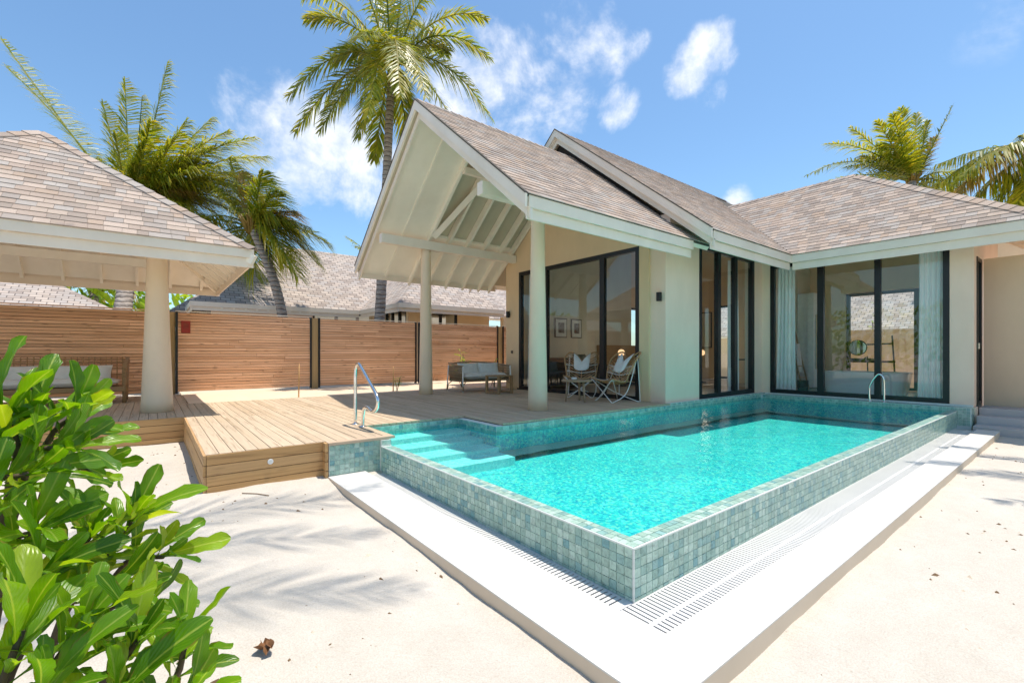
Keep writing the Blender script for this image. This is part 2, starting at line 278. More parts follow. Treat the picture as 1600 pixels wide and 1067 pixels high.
# ------------------------------------------------------------------ helpers: geometry and objects
WLOC = {}
def wloc(o):
    v = Vector((0, 0, 0))
    while o is not None: v += o.location; o = o.parent
    return v
class MB:
    def __init__(s): s.v = []; s.f = []; s.sm = []; s.uv = None
    def face(s, idx, smooth=False): s.f.append(idx); s.sm.append(smooth)
    def box(s, a, b):
        x0, y0, z0 = (min(a[i], b[i]) for i in range(3)); x1, y1, z1 = (max(a[i], b[i]) for i in range(3))
        return s.obox(Vector(((x0 + x1) / 2, (y0 + y1) / 2, (z0 + z1) / 2)), Vector(((x1 - x0) / 2, 0, 0)), Vector((0, (y1 - y0) / 2, 0)), Vector((0, 0, (z1 - z0) / 2)))
    def obox(s, c, a, b, d):
        o = len(s.v); c = Vector(c)
        for k in ((-1, -1, -1), (1, -1, -1), (1, 1, -1), (-1, 1, -1), (-1, -1, 1), (1, -1, 1), (1, 1, 1), (-1, 1, 1)): s.v.append(c + a * k[0] + b * k[1] + d * k[2])
        for f in ((0, 3, 2, 1), (4, 5, 6, 7), (0, 1, 5, 4), (1, 2, 6, 5), (2, 3, 7, 6), (3, 0, 4, 7)): s.face([o + i for i in f])
        return s
    def bar(s, p, q, w, h, up=(0, 0, 1)):
        p = Vector(p); q = Vector(q); d = q - p; l = d.normalized(); side = l.cross(Vector(up))
        if side.length < 1e-4: side = l.cross(Vector((1, 0, 0)))
        side.normalize(); u = side.cross(l)
        return s.obox((p + q) / 2, d / 2, side * (w / 2), u * (h / 2))
    def prism(s, poly, off):
        o = len(s.v); n = len(poly); off = Vector(off)
        s.v += [Vector(p) for p in poly] + [Vector(p) + off for p in poly]
        s.face(list(range(o, o + n))); s.face(list(range(o + 2 * n - 1, o + n - 1, -1)))
        for i in range(n): j = (i + 1) % n; s.face([o + j, o + i, o + n + i, o + n + j])
        return s
    def tube(s, pts, r, n=8, closed=False):
        pts = [Vector(p) for p in pts]; m = len(pts); rr = r if isinstance(r, (list, tuple)) else [r] * m
        o = len(s.v); ref = None
        for i, p in enumerate(pts):
            if closed: d = (pts[(i + 1) % m] - pts[i - 1])
            else: d = pts[min(i + 1, m - 1)] - pts[max(i - 1, 0)]
            d.normalize()
            if ref is None:
                ref = d.cross(Vector((0, 0, 1)))
                if ref.length < .05: ref = d.cross(Vector((1, 0, 0)))
            ref = (ref - d * ref.dot(d)).normalized(); b = d.cross(ref)
            for k in range(n): a = 2 * math.pi * k / n; s.v.append(p + (ref * math.cos(a) + b * math.sin(a)) * rr[i])
        for i in range(m if closed else m - 1):
            i2 = (i + 1) % m
            for k in range(n): k2 = (k + 1) % n; s.face([o + i * n + k, o + i * n + k2, o + i2 * n + k2, o + i2 * n + k], True)
        if not closed:
            s.face([o + k for k in range(n - 1, -1, -1)]); s.face([o + (m - 1) * n + k for k in range(n)])
        return s
    def lathe(s, c, prof, n=24):
        c = Vector(c); o = len(s.v); m = len(prof)
        for r, z in prof:
            for k in range(n): a = 2 * math.pi * k / n; s.v.append(c + Vector((r * math.cos(a), r * math.sin(a), z)))
        for i in range(m - 1):
            for k in range(n): k2 = (k + 1) % n; s.face([o + i * n + k, o + i * n + k2, o + (i + 1) * n + k2, o + (i + 1) * n + k], True)
        s.face([o + k for k in range(n - 1, -1, -1)]); s.face([o + (m - 1) * n + k for k in range(n)])
        return s
    def grid(s, fn, nu, nv, smooth=True):      # fn(u, v) -> point, u and v in 0..1
        o = len(s.v)
        for j in range(nv + 1):
            for i in range(nu + 1): s.v.append(Vector(fn(i / nu, j / nv)))
        for j in range(nv):
            for i in range(nu): a = o + j * (nu + 1) + i; s.face([a, a + 1, a + nu + 2, a + nu + 1], smooth)
        return s
    def mesh(s, name, mat, off=None):
        me = bpy.data.meshes.new(name); off = off or Vector((0, 0, 0))
        me.from_pydata([tuple(v - off) for v in s.v], [], s.f)
        me.polygons.foreach_set('use_smooth', s.sm); me.materials.append(M[mat])
        if s.uv:
            ul = me.uv_layers.new(name='UVMap'); ul.data.foreach_set('uv', [x for f in s.f for i in f for x in s.uv[i]])
        me.update(); return me
    def build(s, name, mat, parent=None, local=False, bevel=0):
        o = bpy.data.objects.new(name, s.mesh(name, mat, None if (parent is None or local) else wloc(parent)))
        COL.objects.link(o)
        if parent is not None: o.parent = parent
        if bevel:
            b = o.modifiers.new('bevel', 'BEVEL'); b.width = bevel; b.segments = 2; b.limit_method = 'ANGLE'; b.angle_limit = math.radians(40)
        return o
def tag(o, label=None, cat=None, group=None, kind=None):
    if label: o['label'] = label
    if cat: o['category'] = cat
    if group: o['group'] = group
    if kind: o['kind'] = kind
    return o
def thing(name, loc, label, cat, group=None, rz=0):
    o = bpy.data.objects.new(name, None); COL.objects.link(o); o.location = loc; o.rotation_euler = (0, 0, rz); o.empty_display_size = .2
    return tag(o, label, cat, group)
def copy_tree(o, parent=None):
    c = o.copy(); COL.objects.link(c)
    if parent is not None: c.parent = parent
    for ch in list(o.children): copy_tree(ch, c)
    return c
UNIT = {}
def unit_box(mat):                             # 1 x 1 x 1 box shared by alike pieces
    if mat not in UNIT: UNIT[mat] = MB().box((-.5, -.5, -.5), (.5, .5, .5)).mesh('piece_' + mat, mat)
    return UNIT[mat]
def piece(name, mat, c, ax, ay, az, sx, sy, sz, parent):    # one box-shaped piece as an object of its own
    o = bpy.data.objects.new(name, unit_box(mat)); COL.objects.link(o); o.parent = parent
    m = Matrix((ax, ay, az)).transposed().to_4x4() @ Matrix.Diagonal((sx, sy, sz, 1)); m.translation = Vector(c) - wloc(parent); o.matrix_local = m
    return o
X, Y, Z = Vector((1, 0, 0)), Vector((0, 1, 0)), Vector((0, 0, 1))
def px_area(c, ax, ay, w, h, n):
    if (Vector((0, 0, CAM_H)) - c).dot(n) < 0: return 0
    q = [to_px(c + ax * (w / 2 * a) + ay * (h / 2 * b)) for a, b in ((-1, -1), (1, -1), (1, 1), (-1, 1))]
    if any(k is None for k in q): return 0
    if not any(-20 < k[0] < 1620 and -20 < k[1] < 1087 for k in q): return 0
    return abs(sum(q[i][0] * q[(i + 1) % 4][1] - q[(i + 1) % 4][0] * q[i][1] for i in range(4))) / 2
def emit(pieces, limit, name, stuff_name, mat, stuff_parent):
    # pieces: (c, ax, ay, n, w, h, t, parent); the largest in the picture become parts, the rest one joined part
    pieces.sort(key=lambda p: -px_area(p[0], p[1], p[2], p[4], p[5], p[3]))
    for c, ax, ay, n, w, h, t_, par in pieces[:limit]: piece(name, mat, c, ax, ay, n, w, h, t_, par)
    rest = MB()
    for c, ax, ay, n, w, h, t_, par in pieces[limit:]: rest.obox(c, ax * (w / 2), ay * (h / 2), n * (t_ / 2))
    if rest.v: tag(rest.build(stuff_name, mat, stuff_parent), kind='stuff')
# ------------------------------------------------------------------ ground
def sand_z(x, y):
    base = -.335
    k = max(0, min(1, (x - .55) / .7)) * max(0, min(1, (4.85 - y) / .6)); base -= .07 * k
    if y < 1.2: base -= .02
    n = mnoise.noise(Vector((x * .8, y * .8, 0))) * .022 + mnoise.noise(Vector((x * 3.1, y * 3.1, 5))) * .009 + mnoise.noise(Vector((x * 7.5, y * 7.5, 9))) * .0045
    return base + n
def ground():
    def axis(lo, hi, step, far):
        a = [lo + i * step for i in range(int((hi - lo) / step) + 1)]
        d = step
        l, r = [], []
        p = lo; q = hi
        while p > -far: d *= 1.35; p -= d; l.append(p); q += d; r.append(q)
        return l[::-1] + a + r
    xs, ys = axis(-3.5, 11.5, .05, 900), axis(-1.5, 8.2, .05, 900)
    mb = MB(); nx = len(xs)
    for y in ys:
        for x in xs: mb.v.append(Vector((x, y, sand_z(x, y))))
    for j in range(len(ys) - 1):
        for i in range(nx - 1):
            if 2.2 < xs[i] and xs[i + 1] < 10.7 and 1.7 < ys[j] and ys[j + 1] < 4.5: continue    # the pool basin lies here
            if 2.2 < xs[i] and xs[i + 1] < 3.4 and 4.4 < ys[j] and ys[j + 1] < 5.55: continue
            a = j * nx + i; mb.face([a, a + 1, a + nx + 1, a + nx], True)
    tag(mb.build('sand_ground', 'sand'), 'pale coral sand lying round the pool and deck', kind='structure')
    k = MB().box((.52, 10.02, -.6), (12.5, 12.44, -.012)).box((.52, 12.44, -.6), (12.5, 14, -.03))
    tag(k.build('planting_strip', 'kerb_beige'), 'beige strip between deck and wooden fence', kind='structure')
ground()
# ------------------------------------------------------------------ the pool
def pool():
    t = thing('swimming_pool', (2, 1.5, -.4), 'raised infinity pool with green mosaic tiled rim and turquoise water', 'pool')
    zt = -.095
    w = MB()
    w.box((1.925, 1.445, -1.2), (2.035, 5.6, zt)).box((2.035, 1.445, -1.2), (10.905, 1.555, zt))
    w.build('rim_wall', 'grout', t)
    e = MB()
    e.box((10.905, 1.27, -1.2), (11.195, 4.68, -.035)).box((3.43, 4.675, -1.2), (11.195, 4.775, -.03)).box((3.43, 4.775, -1.2), (3.53, 5.6, -.03))
    e.box((1.925, 5.6, -1.2), (3.53, 5.7, -.03)).box((1.395, 4.745, -.5), (1.925, 4.84, -.03)).box((1.925, 4.7, zt + .002), (2.03, 5.6, -.03)).box((7.32, 4.69, -.03), (11.195, 4.775, -.001))
    e.build('deck_side_wall', 'grout', t)
    b = MB()                                   # mosaic lining
    b.box((2.035, 1.555, -.50), (10.905, 4.675, -.44))
    b.box((2.035, 4.675, -.50), (3.43, 5.6, -.44))
    b.box((2.035, 1.555, -.44), (2.045, 5.6, -.12)).box((2.045, 1.555, -.44), (10.905, 1.565, -.12)).box((10.895, 1.565, -.44), (10.905, 4.665, -.14)).box((3.43, 4.665, -.44), (10.895, 4.675, -.14))
    b.box((3.42, 4.665, -.44), (3.43, 5.6, -.14)).box((2.045, 5.59, -.44), (3.42, 5.6, -.14))
    b.build('basin', 'mosaic', t)
    for i in range(4):
        y1 = 5.59 - i * .33 if i == 0 else 5.27 - (i - 1) * .33
        y0 = 5.27 - i * .33
        MB().box((2.046, y0, -.439), (3.418, y1 if i == 0 else y0 + .33, -.16 - i * .06)).build('pool_step', 'step_mosaic', t)
    # tiles
    P = .05; S_ = .0462; T = []
    def face(o, u, v, n, nu, nv, clip=None):
        o = Vector(o)
        for j in range(nv):
            for i in range(nu):
                h = S_; jv = (j + .5) * P
                c = o + u * ((i + .5) * P) + v * jv + n * (.0012 + rng.uniform(0, .0008))
                if clip and c.z - S_ / 2 < clip:          # lowest row is a cut tile
                    if c.z + S_ / 2 - clip < .012: continue
                    z1 = c.z + S_ / 2; h = z1 - clip; c.z = (z1 + clip) / 2
                T.append((c, u, v, n, S_, h, .006, t))
    face((1.925, 1.45, -.098), Y, -Z, -X, 65, 6, -.366)
    face((1.93, 1.445, -.098), X, -Z, -Y, 179, 6, -.366)
    face((1.932, 1.452, zt), Y, X, Z, 64, 2); face((2.035, 1.452, zt), X, Y, Z, 177, 2)
    face((1.40, 4.745, -.032), X, -Z, -Y, 13, 7, -.375)
    face((1.93, 4.7, -.032), X, -Z, -Y, 2, 1)
    face((3.43, 4.675, -.032), X, -Z, -Y, 149, 3); face((3.43, 4.68, -.032), Y, -Z, -X, 18, 3); face((2.03, 5.6, -.032), X, -Z, -Y, 28, 3); face((2.03, 4.7, -.032), Y, -Z, X, 18, 2)
    face((10.905, 1.28, -.037), Y, -Z, -X, 67, 6, -.365)
    face((10.91, 1.27, -.037), X, -Z, -Y, 6, 7, -.372); face((7.34, 4.69, -.001), X, -Z, -Y, 76, 1); face((11.19, 1.28, .0), Y, -Z, -X, 66, 1)
    face((10.91, 1.28, -.035), X, Y, Z, 5, 67); 
    MB().box((11.18, 1.28, -.05), (11.21, 4.69, -.002)).build('window_kerb', 'grout', t)
    for q in T: q[0].freeze() if False else None
    emit(T, 300, 'tile', 'tiles', 'pool_tile', t)
    r = MB(); a = .007
    r.box((1.9185, 1.4385, -.1005), (1.929, 4.735, -.0888)).box((1.929, 1.4385, -.1005), (10.9, 1.449, -.0888)).box((1.918, 1.438, -.366), (1.929, 1.449, -.1005))
    r.build('edge_trim', 'grout', t, bevel=.003)
    wt = MB(); wt.v = [Vector(p) for p in ((2.04, 1.56, -.103), (10.9, 1.56, -.103), (10.9, 4.67, -.103), (3.425, 4.67, -.103), (3.425, 5.595, -.103), (2.04, 5.595, -.103))]; wt.face([0, 1, 2, 3, 4, 5])
    tag(wt.build('water', 'pool_water'), 'clear turquoise pool water', kind='structure')
    # overflow kerb and grating
    k = thing('overflow_kerb', (1.6, 1.2, -.6), 'white painted overflow kerb with slotted grating along the pool foot', 'kerb')
    c = MB(); top = -.336
    fp = [(1.385, .91), (1.385, 4.738), (1.762, 4.738), (1.762, 1.165), (10.56, 1.165), (10.56, .91)][::-1]
    c.prism([(x, y, -.75) for x, y in fp], (0, 0, .75 + top - .007)); c.build('kerb_body', 'kerb_side', k)
    MB().prism([(x, y, top - .007) for x, y in fp], (0, 0, .007)).build('kerb_top', 'curb_paint', k)
    c = MB().box((1.763, 1.166, -.75), (1.922, 4.738, -.405)).box((1.922, 1.166, -.75), (10.56, 1.442, -.405)); c.build('channel', 'drain_channel', k)
    g = MB(); z0, z1 = -.371, -.366
    n = int((4.735 - 1.49) / .0305)
    for i in range(n): y = 1.48 + i * .0305; g.box((1.775, y, z0), (1.9175, y + .021, z1))
    g.box((1.764, 1.4, z0), (1.775, 4.737, z1 + .0004)).box((1.905, 1.445, z0), (1.9205, 4.737, z1 - .001))
    n = int((10.55 - 1.78) / .0305)
    for i in range(n):
        x = 1.775 + i * .0305
        g.box((x, 1.286, z0), (x + .021, 1.438, z1)); g.box((x, 1.181, z0), (x + .021, 1.262, z1))
    g.box((1.765, 1.262, z0), (10.555, 1.286, z1 + .0004)).box((1.765, 1.167, z0), (10.555, 1.181, z1 + .0004)).box((1.92, 1.43, z0), (10.555, 1.4405, z1 - .001)).box((1.764, 1.286, z0), (1.775, 1.4, z1))
    g.box((1.7755, 1.4412, z0), (1.917, 1.4785, z1))
    g.build('grating', 'grille_white', k)
pool()
# ------------------------------------------------------------------ timber deck
def deck():
    t = thing('timber_deck', (.4, 4.9, -.4), 'bleached timber pool deck with honey coloured board sides', 'deck')
    w = .104; g = .006; th = .024
    def run(xa, xb, ya, yb):
        x = xa
        while x < xb - .02:
            ww = min(w, xb - x); segs = [(ya, yb)]
            if yb - ya > 2.2:
                c = ya + (yb - ya) * rng.uniform(.25, .75); segs = [(ya, c - .002), (c + .002, yb)]
            for a, b in segs:
                piece('plank', 'deck_wood', ((x + (ww - g) / 2), (a + b) / 2, -th / 2 + rng.uniform(-.0012, .0012)), X, Y, Z, ww - g, b - a, th, t)
            x += w
    run(.372, 1.395, 4.852, 10.0); run(1.395, 1.985, 4.825, 10.0); run(1.985, 3.54, 5.60, 10.0); run(3.54, 7.235, 4.68, 10.0)
    run(-4.2, .372, 7.965, 12.42); run(.372, .50, 10.0, 12.42); run(7.24, 7.30, 4.68, 4.74)
    for a, b, c in (((1.385, 4.715), (2.085, 4.818), 'deck_border'), ((1.99, 4.818), (2.085, 5.597), 'deck_wood')):
        piece('border_board', c, ((a[0] + b[0]) / 2, (a[1] + b[1]) / 2, -.011), X, Y, Z, b[0] - a[0], b[1] - a[1], .024, t)
    hs = .087
    for i in range(4):
        z = -.003 - hs / 2 - i * (hs + .006); dx = (i % 2) * .002
        piece('fascia_board', 'fascia_wood', (.868, 4.835 - dx, z), X, Y, Z, .985, .022, hs, t)
        piece('fascia_board', 'fascia_wood_side', (.362 - dx, 6.39, z), X, Y, Z, .022, 3.12, hs, t)
        piece('fascia_board', 'fascia_wood', (-1.93, 7.952 - dx, z), X, Y, Z, 4.56, .022, hs, t)
        piece('fascia_board', 'fascia_wood_side', (1.372, 4.79 - dx, z), X, Y, Z, .03, .10, hs, t)
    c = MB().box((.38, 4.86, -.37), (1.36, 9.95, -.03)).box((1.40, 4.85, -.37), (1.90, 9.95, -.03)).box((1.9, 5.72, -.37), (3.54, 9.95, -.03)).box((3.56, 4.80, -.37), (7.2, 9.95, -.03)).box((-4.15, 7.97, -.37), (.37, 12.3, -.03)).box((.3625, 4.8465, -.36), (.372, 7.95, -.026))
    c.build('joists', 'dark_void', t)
    l = MB(); l.tube([(.88, 4.818, -.125), (.88, 4.812, -.125)], [.026, .024], 20); o = l.build('step_light', 'plastic_white', t)
    l = MB().tube([(.88, 4.8115, -.122), (.88, 4.8105, -.122)], [.010, .010], 12).build('lens', 'fabric_grey', o)
deck()
# ------------------------------------------------------------------ roofs
def poly_range(poly, v):
    us = []
    for (u0, v0), (u1, v1) in zip(poly, poly[1:] + poly[:1]):
        if (v0 <= v < v1) or (v1 <= v < v0): us.append(u0 + (u1 - u0) * (v - v0) / (v1 - v0))
    return (min(us), max(us)) if len(us) >= 2 else None
def slope(parent, name, o, u, vh, s, poly, shingles=None, far=False, thick=.13, soffit='soffit', rows_to=None):
    # o eave origin, u along the eave, vh horizontal uphill, s rise per metre; poly in (u, horizontal run) metres
    o = Vector(o); f = math.sqrt(1 + s * s); v = (vh + Z * s) / f; n = u.cross(v); n = n if n.z > 0 else -n
    pol = [(a, b * f) for a, b in poly]
    P3 = [o + u * a + v * b for a, b in pol]
    if (P3[1] - P3[0]).cross(P3[2] - P3[1]).dot(n) < 0: P3 = P3[::-1]; pol2 = pol[::-1]
    else: pol2 = pol
    m = MB(); m.prism(P3[::-1], n * -.03)
    m.uv = [(a, b) for a, b in pol2[::-1]] * 2
    r = m.build(name, 'shingle_far' if far else 'shingle_under', parent)
    if soffit: MB().prism([p - n * .031 for p in P3][::-1], n * -(thick - .031)).build('soffit_panel', soffit, r)
    if shingles is not None:
        e = .132; vm = max(b for a, b in pol); k = 0
        while k * e < vm - .02:
            h = min(e, vm - k * e); q = poly_range(pol, k * e + h * .5)
            if q:
                a = q[0] - rng.uniform(0, .2)
                while a < q[1] - .01:
                    w = rng.choice((.12, .15, .18, .21, .25)); b0, b1 = max(a, q[0]), min(a + w, q[1])
                    if b1 - b0 > .02:
                        tilt = .07; ay = (v * math.cos(tilt) - n * math.sin(tilt)).normalized(); az = u.cross(ay); az = az if az.dot(n) > 0 else -az
                        shingles.append((o + u * ((b0 + b1) / 2) + v * (k * e + h / 2 - .006) + n * (.014 + rng.uniform(0, .0025)), u, ay, az, b1 - b0 - .003, h + .012, .013, r))
                    a += w
            k += 1
    return r
def caps(parent, p, q, n1, n2, name='ridge_cap', wd=.13, step=.17):
    # folded cap shingles along a hip or ridge line from p (low) to q (high)
    p, q = Vector(p), Vector(q); d = (q - p).normalized(); L_ = (q - p).length
    s1 = n1.cross(d); s1 = s1 if s1.dot(n2) < 0 else -s1; s2 = n2.cross(d); s2 = s2 if s2.dot(n1) < 0 else -s2
    m = MB(); up = (n1 + n2).normalized(); th = up * .012
    for dd, l in ((0, .014), (step * 1.15, .0)):
        for sd_ in (s1 * wd, Vector((0, 0, 0)), s2 * wd): m.v.append(d * dd + sd_ + up * l)
    m.v += [a + th for a in m.v[:6]]
    for f in ((6, 7, 10, 9), (7, 8, 11, 10), (0, 3, 4, 1), (1, 4, 5, 2), (0, 1, 7, 6), (1, 2, 8, 7), (0, 6, 9, 3), (2, 5, 11, 8)): m.face(list(f))
    me = m.mesh(name, 'shingle')
    k = 0.0
    while k < L_ - .19:
        o = bpy.data.objects.new(name, me); COL.objects.link(o); o.parent = parent; o.location = p + d * k + up * .022 - wloc(parent); k += step
SL = .815
def nrm(vh, s): return Vector((-vh.x * s, -vh.y * s, 1)).normalized()
# ------------------------------------------------------------------ the villa
def fascia2(parent, a, b, out, top, drop=(.15, .15), name='fascia_board'):
    # double fascia along a->b: upper board proud, lower board set back
    a, b, out = Vector(a), Vector(b), Vector(out)
    for i, (z1, z0, off) in enumerate(((top, top - drop[0], .0), (top - drop[0], top - drop[0] - drop[1], -.045))):
        c = (a + b) / 2 + out * (off - .0125); c.z = (z1 + z0) / 2
        d = (b - a) / 2; MB().obox(c, d, out * .0125, Z * ((z1 - z0) / 2)).build(name, 'fascia', parent)
def rake2(parent, pts, out, name='rake_board'):
    # double sloping gable boards following eave -> peak -> eave
    for p, q in zip(pts, pts[1:]):
        p, q = Vector(p), Vector(q); MB().prism([v + Vector(out) * -.001 for v in (p + Z * .024, q + Z * .024, q + Z * .001, p + Z * .001)], Vector(out) * .046).build('drip_edge', 'shingle_under', parent)
    for i, (h0, h1, off) in enumerate(((0.0, -.165, 0), (-.165, -.30, -.085))):
        for p, q in zip(pts, pts[1:]):
            p, q = Vector(p), Vector(q)
            poly = [p + Z * h0, q + Z * h0, q + Z * h1, p + Z * h1]; poly = [v + Vector(out) * off for v in poly]
            MB().prism(poly, Vector(out) * .035).build(name, 'trim_white', parent)
def column(parent, x, y, z0, z1, r0, r1, name='column'):
    h = z1 - z0; pr = []
    for i in range(15):
        k = i / 14; r = r0 + (r1 - r0) * (1 - (1 - k) ** 1.25) ** 1.0; pr.append((r, z0 + h * k * .955))
    pr += [(r1 * 1.02, z0 + h * .958), (r1 * .97, z0 + h * .963), (r1 * .97, z1)]
    return MB().lathe((x, y, 0), pr, 32).build(name, 'column_paint', parent)
def window_frame(parent, name, axis, plane, u0, u1, z0, z1, mull, bars=.06, depth=.07, out=-1, leaf='pane'):
    # axis 'X': opening runs along X in the plane Y = plane; axis 'Y': along Y in the plane X = plane
    def bx(mb, a, b, za, zb, d0=0.0, d1=depth):
        if axis == 'X': mb.box((a, plane - d0, za), (b, plane + d1, zb))
        else: mb.box((plane - d0, a, za), (plane + d1, b, zb))
    f = MB(); bx(f, u0, u1, z0, z0 + bars); bx(f, u0, u1, z1 - bars, z1); bx(f, u0, u0 + bars, z0 + bars, z1 - bars); bx(f, u1 - bars, u1, z0 + bars, z1 - bars)
    fr = f.build(name, 'black_metal', parent)
    for a, b in mull: m = MB(); bx(m, a, b, z0 + bars, z1 - bars, .0, depth - .01); m.build('mullion', 'black_metal', fr)
    ed = [u0 + bars] + [x for ab in mull for x in ab] + [u1 - bars]
    for a, b in zip(ed[::2], ed[1::2]):
        g = MB()
        if axis == 'X': g.v = [Vector(q) for q in ((a, plane + .033, z0 + bars), (b, plane + .033, z0 + bars), (b, plane + .033, z1 - bars), (a, plane + .033, z1 - bars))]
        else: g.v = [Vector(q) for q in ((plane + .033, a, z0 + bars), (plane + .033, b, z0 + bars), (plane + .033, b, z1 - bars), (plane + .033, a, z1 - bars))]
        g.face([0, 1, 2, 3])
        g.build(leaf, 'glass', fr)
    return fr
def villa():
    t = thing('pool_villa', (7.3, 4.8, -.4), 'cream villa with steep shingled gable roofs and black framed glass beside the pool', 'villa')
    SH = []
    # --- porch roof (gable towards the camera at x = 3.6)
    g0, gw = 3.6, 7.42; yc, hw, ze = 7.25, 2.98, 2.845; zp = ze + hw * SL
    pr = slope(t, 'porch_roof', (g0, yc - hw, ze), X, Y, SL, [(0, 0), (gw - g0 + .5, 0), (gw - g0 + .5, hw), (0, hw)], SH, thick=.10)
    pl = slope(t, 'porch_roof', (g0, yc + hw, ze), X, -Y, SL, [(0, 0), (gw - g0 + .5, 0), (gw - g0 + .5, hw), (0, hw)], None, thick=.10, soffit='soffit_shaded')  # recessed ceiling: soffit paint toned down, its shade put into the colour
    caps(pr, (g0, yc, zp), (gw + .3, yc, zp), nrm(Y, SL), nrm(-Y, SL))
    fascia2(t, (g0 + .03, yc - hw, 0), (gw - .06, yc - hw, 0), -Y, ze + .0, (.15, .135))
    fascia2(t, (g0 + .03, yc + hw, 0), (gw, yc + hw, 0), Y, ze + .0, (.13, .12))
    rake2(t, [(g0, yc - hw, ze + .008), (g0, yc, zp + .008), (g0, yc + hw, ze + .008)], -X)
    # underside of the far slope: smooth front soffit, rafters, beam, brace
    def under(x, y, drop): return Vector((x, y, zp - abs(y - yc) * SL - drop))
    sp = MB(); sp.prism([under(3.68, yc + .02, .19), under(4.86, yc + .02, .19), under(4.86, yc + hw - .06, .19), under(3.68, yc + hw - .06, .19)], (0, 0, .05)); sp.build('soffit_panel', 'soffit', t)
    sp = MB(); sp.prism([under(4.86, 9.16, .19), under(7.24, 9.16, .19), under(7.24, yc + hw - .06, .19), under(4.86, yc + hw - .06, .19)], (0, 0, .05)); sp.build('soffit_panel', 'soffit', t)
    for x in (4.27, 4.86, 5.36, 5.86, 6.36, 6.86, 7.20):
        top = yc + .05
        MB().prism([under(x - .028, top, .14), under(x + .028, top, .14), under(x + .028, yc + hw - .04, .14), under(x - .028, yc + hw - .04, .14)], (0, 0, -.20 if x > 4.5 else -.085)).build('rafter', 'soffit', t)
    for x in (4.0, 4.27, 4.86, 5.36, 5.86, 6.36, 6.86):
        MB().prism([under(x - .028, yc - .05, .14), under(x + .028, yc - .05, .14), under(x + .028, yc - hw + .06, .14), under(x - .028, yc - hw + .06, .14)], (0, 0, -.16)).build('rafter', 'soffit', t)
    MB().box((3.70, 9.02, 3.18), (7.24, 9.16, 3.37)).build('beam', 'trim_white', t, bevel=.006)
    MB().box((3.70, 5.38, 3.18), (7.24, 5.52, 3.37)).build('beam', 'trim_white', t, bevel=.006)
    MB().bar(under(4.9, 9.02, .36), under(5.55, 7.5, .36), .05, .12, (0, -SL, 1)).build('brace', 'trim_white', t)
    MB().bar(under(4.86, 7.72, .36), under(5.6, 7.72, .36), .10, .12).build('purlin', 'trim_white', t)
    MB().bar((5.05, yc - .75, zp - .86), (5.5, yc - .75, zp - .86), .06, .06).build('purlin', 'trim_white', t)
    MB().box((4.9, yc - .04, zp - .36), (7.24, yc + .04, zp - .14)).build('ridge_beam', 'trim_white', t)
    column(t, 4.82, 5.46, 0, 3.18, .158, .108); column(t, 4.76, 9.13, 0, 3.18, .152, .108)
    # --- main roof and right wing
    xm, ym, zm, rid = 7.35, 3.92, 2.96, 7.70; zr = zm + (rid - ym) * SL
    m1 = slope(t, 'main_roof', (xm, ym, zm), X, Y, SL, [(0, 0), (10.58 - xm, 0), (10.58 - xm + 3.78, 3.78), (0, 3.78)], SH, thick=.12)
    slope(t, 'main_roof', (xm, 2 * rid - ym, zm), X, -Y, SL, [(0, 0), (9, 0), (9, 3.78), (0, 3.78)], None, thick=.12)
    slope(t, 'main_roof', (14.36, ym, zm), X, Y, SL, [(-1.06, 2.72), (2, 2.72), (2, 3.78), (0, 3.78)], None, thick=.12)
    caps(m1, (xm, rid, zr), (15.5, rid, zr), nrm(Y, SL), nrm(-Y, SL))
    xw, zw, xr_ = 10.58, 2.96, 13.3; yh = .37; yp = 3.55; zk = zw + (xr_ - xw) * SL; s2 = (zk - zw) / (yp - yh)
    w1 = slope(t, 'wing_roof', (xw, ym, zw), -Y, X, SL, [(0, 0), (ym - yh, 0), (ym - yp, xr_ - xw), (-(xr_ - xw), xr_ - xw)], SH, thick=.12)
    w2 = slope(t, 'wing_roof', (xw, yh, zw), X, Y, s2, [(0, 0), (5.44, 0), (2.72, yp - yh)], [] if False else SH, thick=.12)
    slope(t, 'wing_roof', (16.02, 6.6, zw), -Y, -X, SL, [(0, 0), (6.6 - yh, 0), (6.6 - yp, 2.72), (0, 2.72)], None, thick=.12)
    caps(w1, (xw, yh, zw), (xr_, yp, zk), nrm(X, SL), nrm(Y, s2), wd=.14, step=.19)
    caps(w1, (xr_, yp, zk), (xr_, 6.64, zk), nrm(X, SL), nrm(-X, SL))
    emit(SH, 300, 'shingle', 'shingles', 'shingle', t)
    fascia2(t, (xm + .03, ym, 0), (xw + .03, ym, 0), -Y, zm, (.155, .15)); fascia2(t, (xw, ym + .0, 0), (xw, yh - .02, 0), -X, zw, (.155, .15)); fascia2(t, (xw, yh, 0), (16, yh, 0), -Y, zw, (.155, .15))
    rake2(t, [(xm, ym, zm + .03), (xm, rid, zr + .03), (xm, 2 * rid - ym, zm + .03)], -X)
    MB().box((7.0, 4.44, 2.93), (7.34, 4.56, 3.01)).build('outlooker', 'trim_white', t)
    for x in (11.2, 11.9, 12.6, 13.3, 14.0):
        MB().bar((x, .42, zw - .17), (x, 1.25, zw - .17 + .83 * s2), .06, .12, (0, -s2, 1)).build('rafter', 'soffit', t)
    # --- walls
    def wl(mat, *boxes):
        m = MB()
        for a, b in boxes: m.box(a, b)
        return m.build('wall', mat, t)
    zu = lambda y, d=.16: zp - abs(y - yc) * SL - d
    m = MB()
    m.prism([(7.25, 8.92, 0), (7.25, 9.46, 0), (7.25, 9.46, zu(9.46)), (7.25, 8.92, zu(8.92))], (.2, 0, 0))
    m.prism([(7.25, 5.10, 0), (7.25, 5.32, 0), (7.25, 5.32, zu(5.32)), (7.25, 5.10, zu(5.10))], (.2, 0, 0))
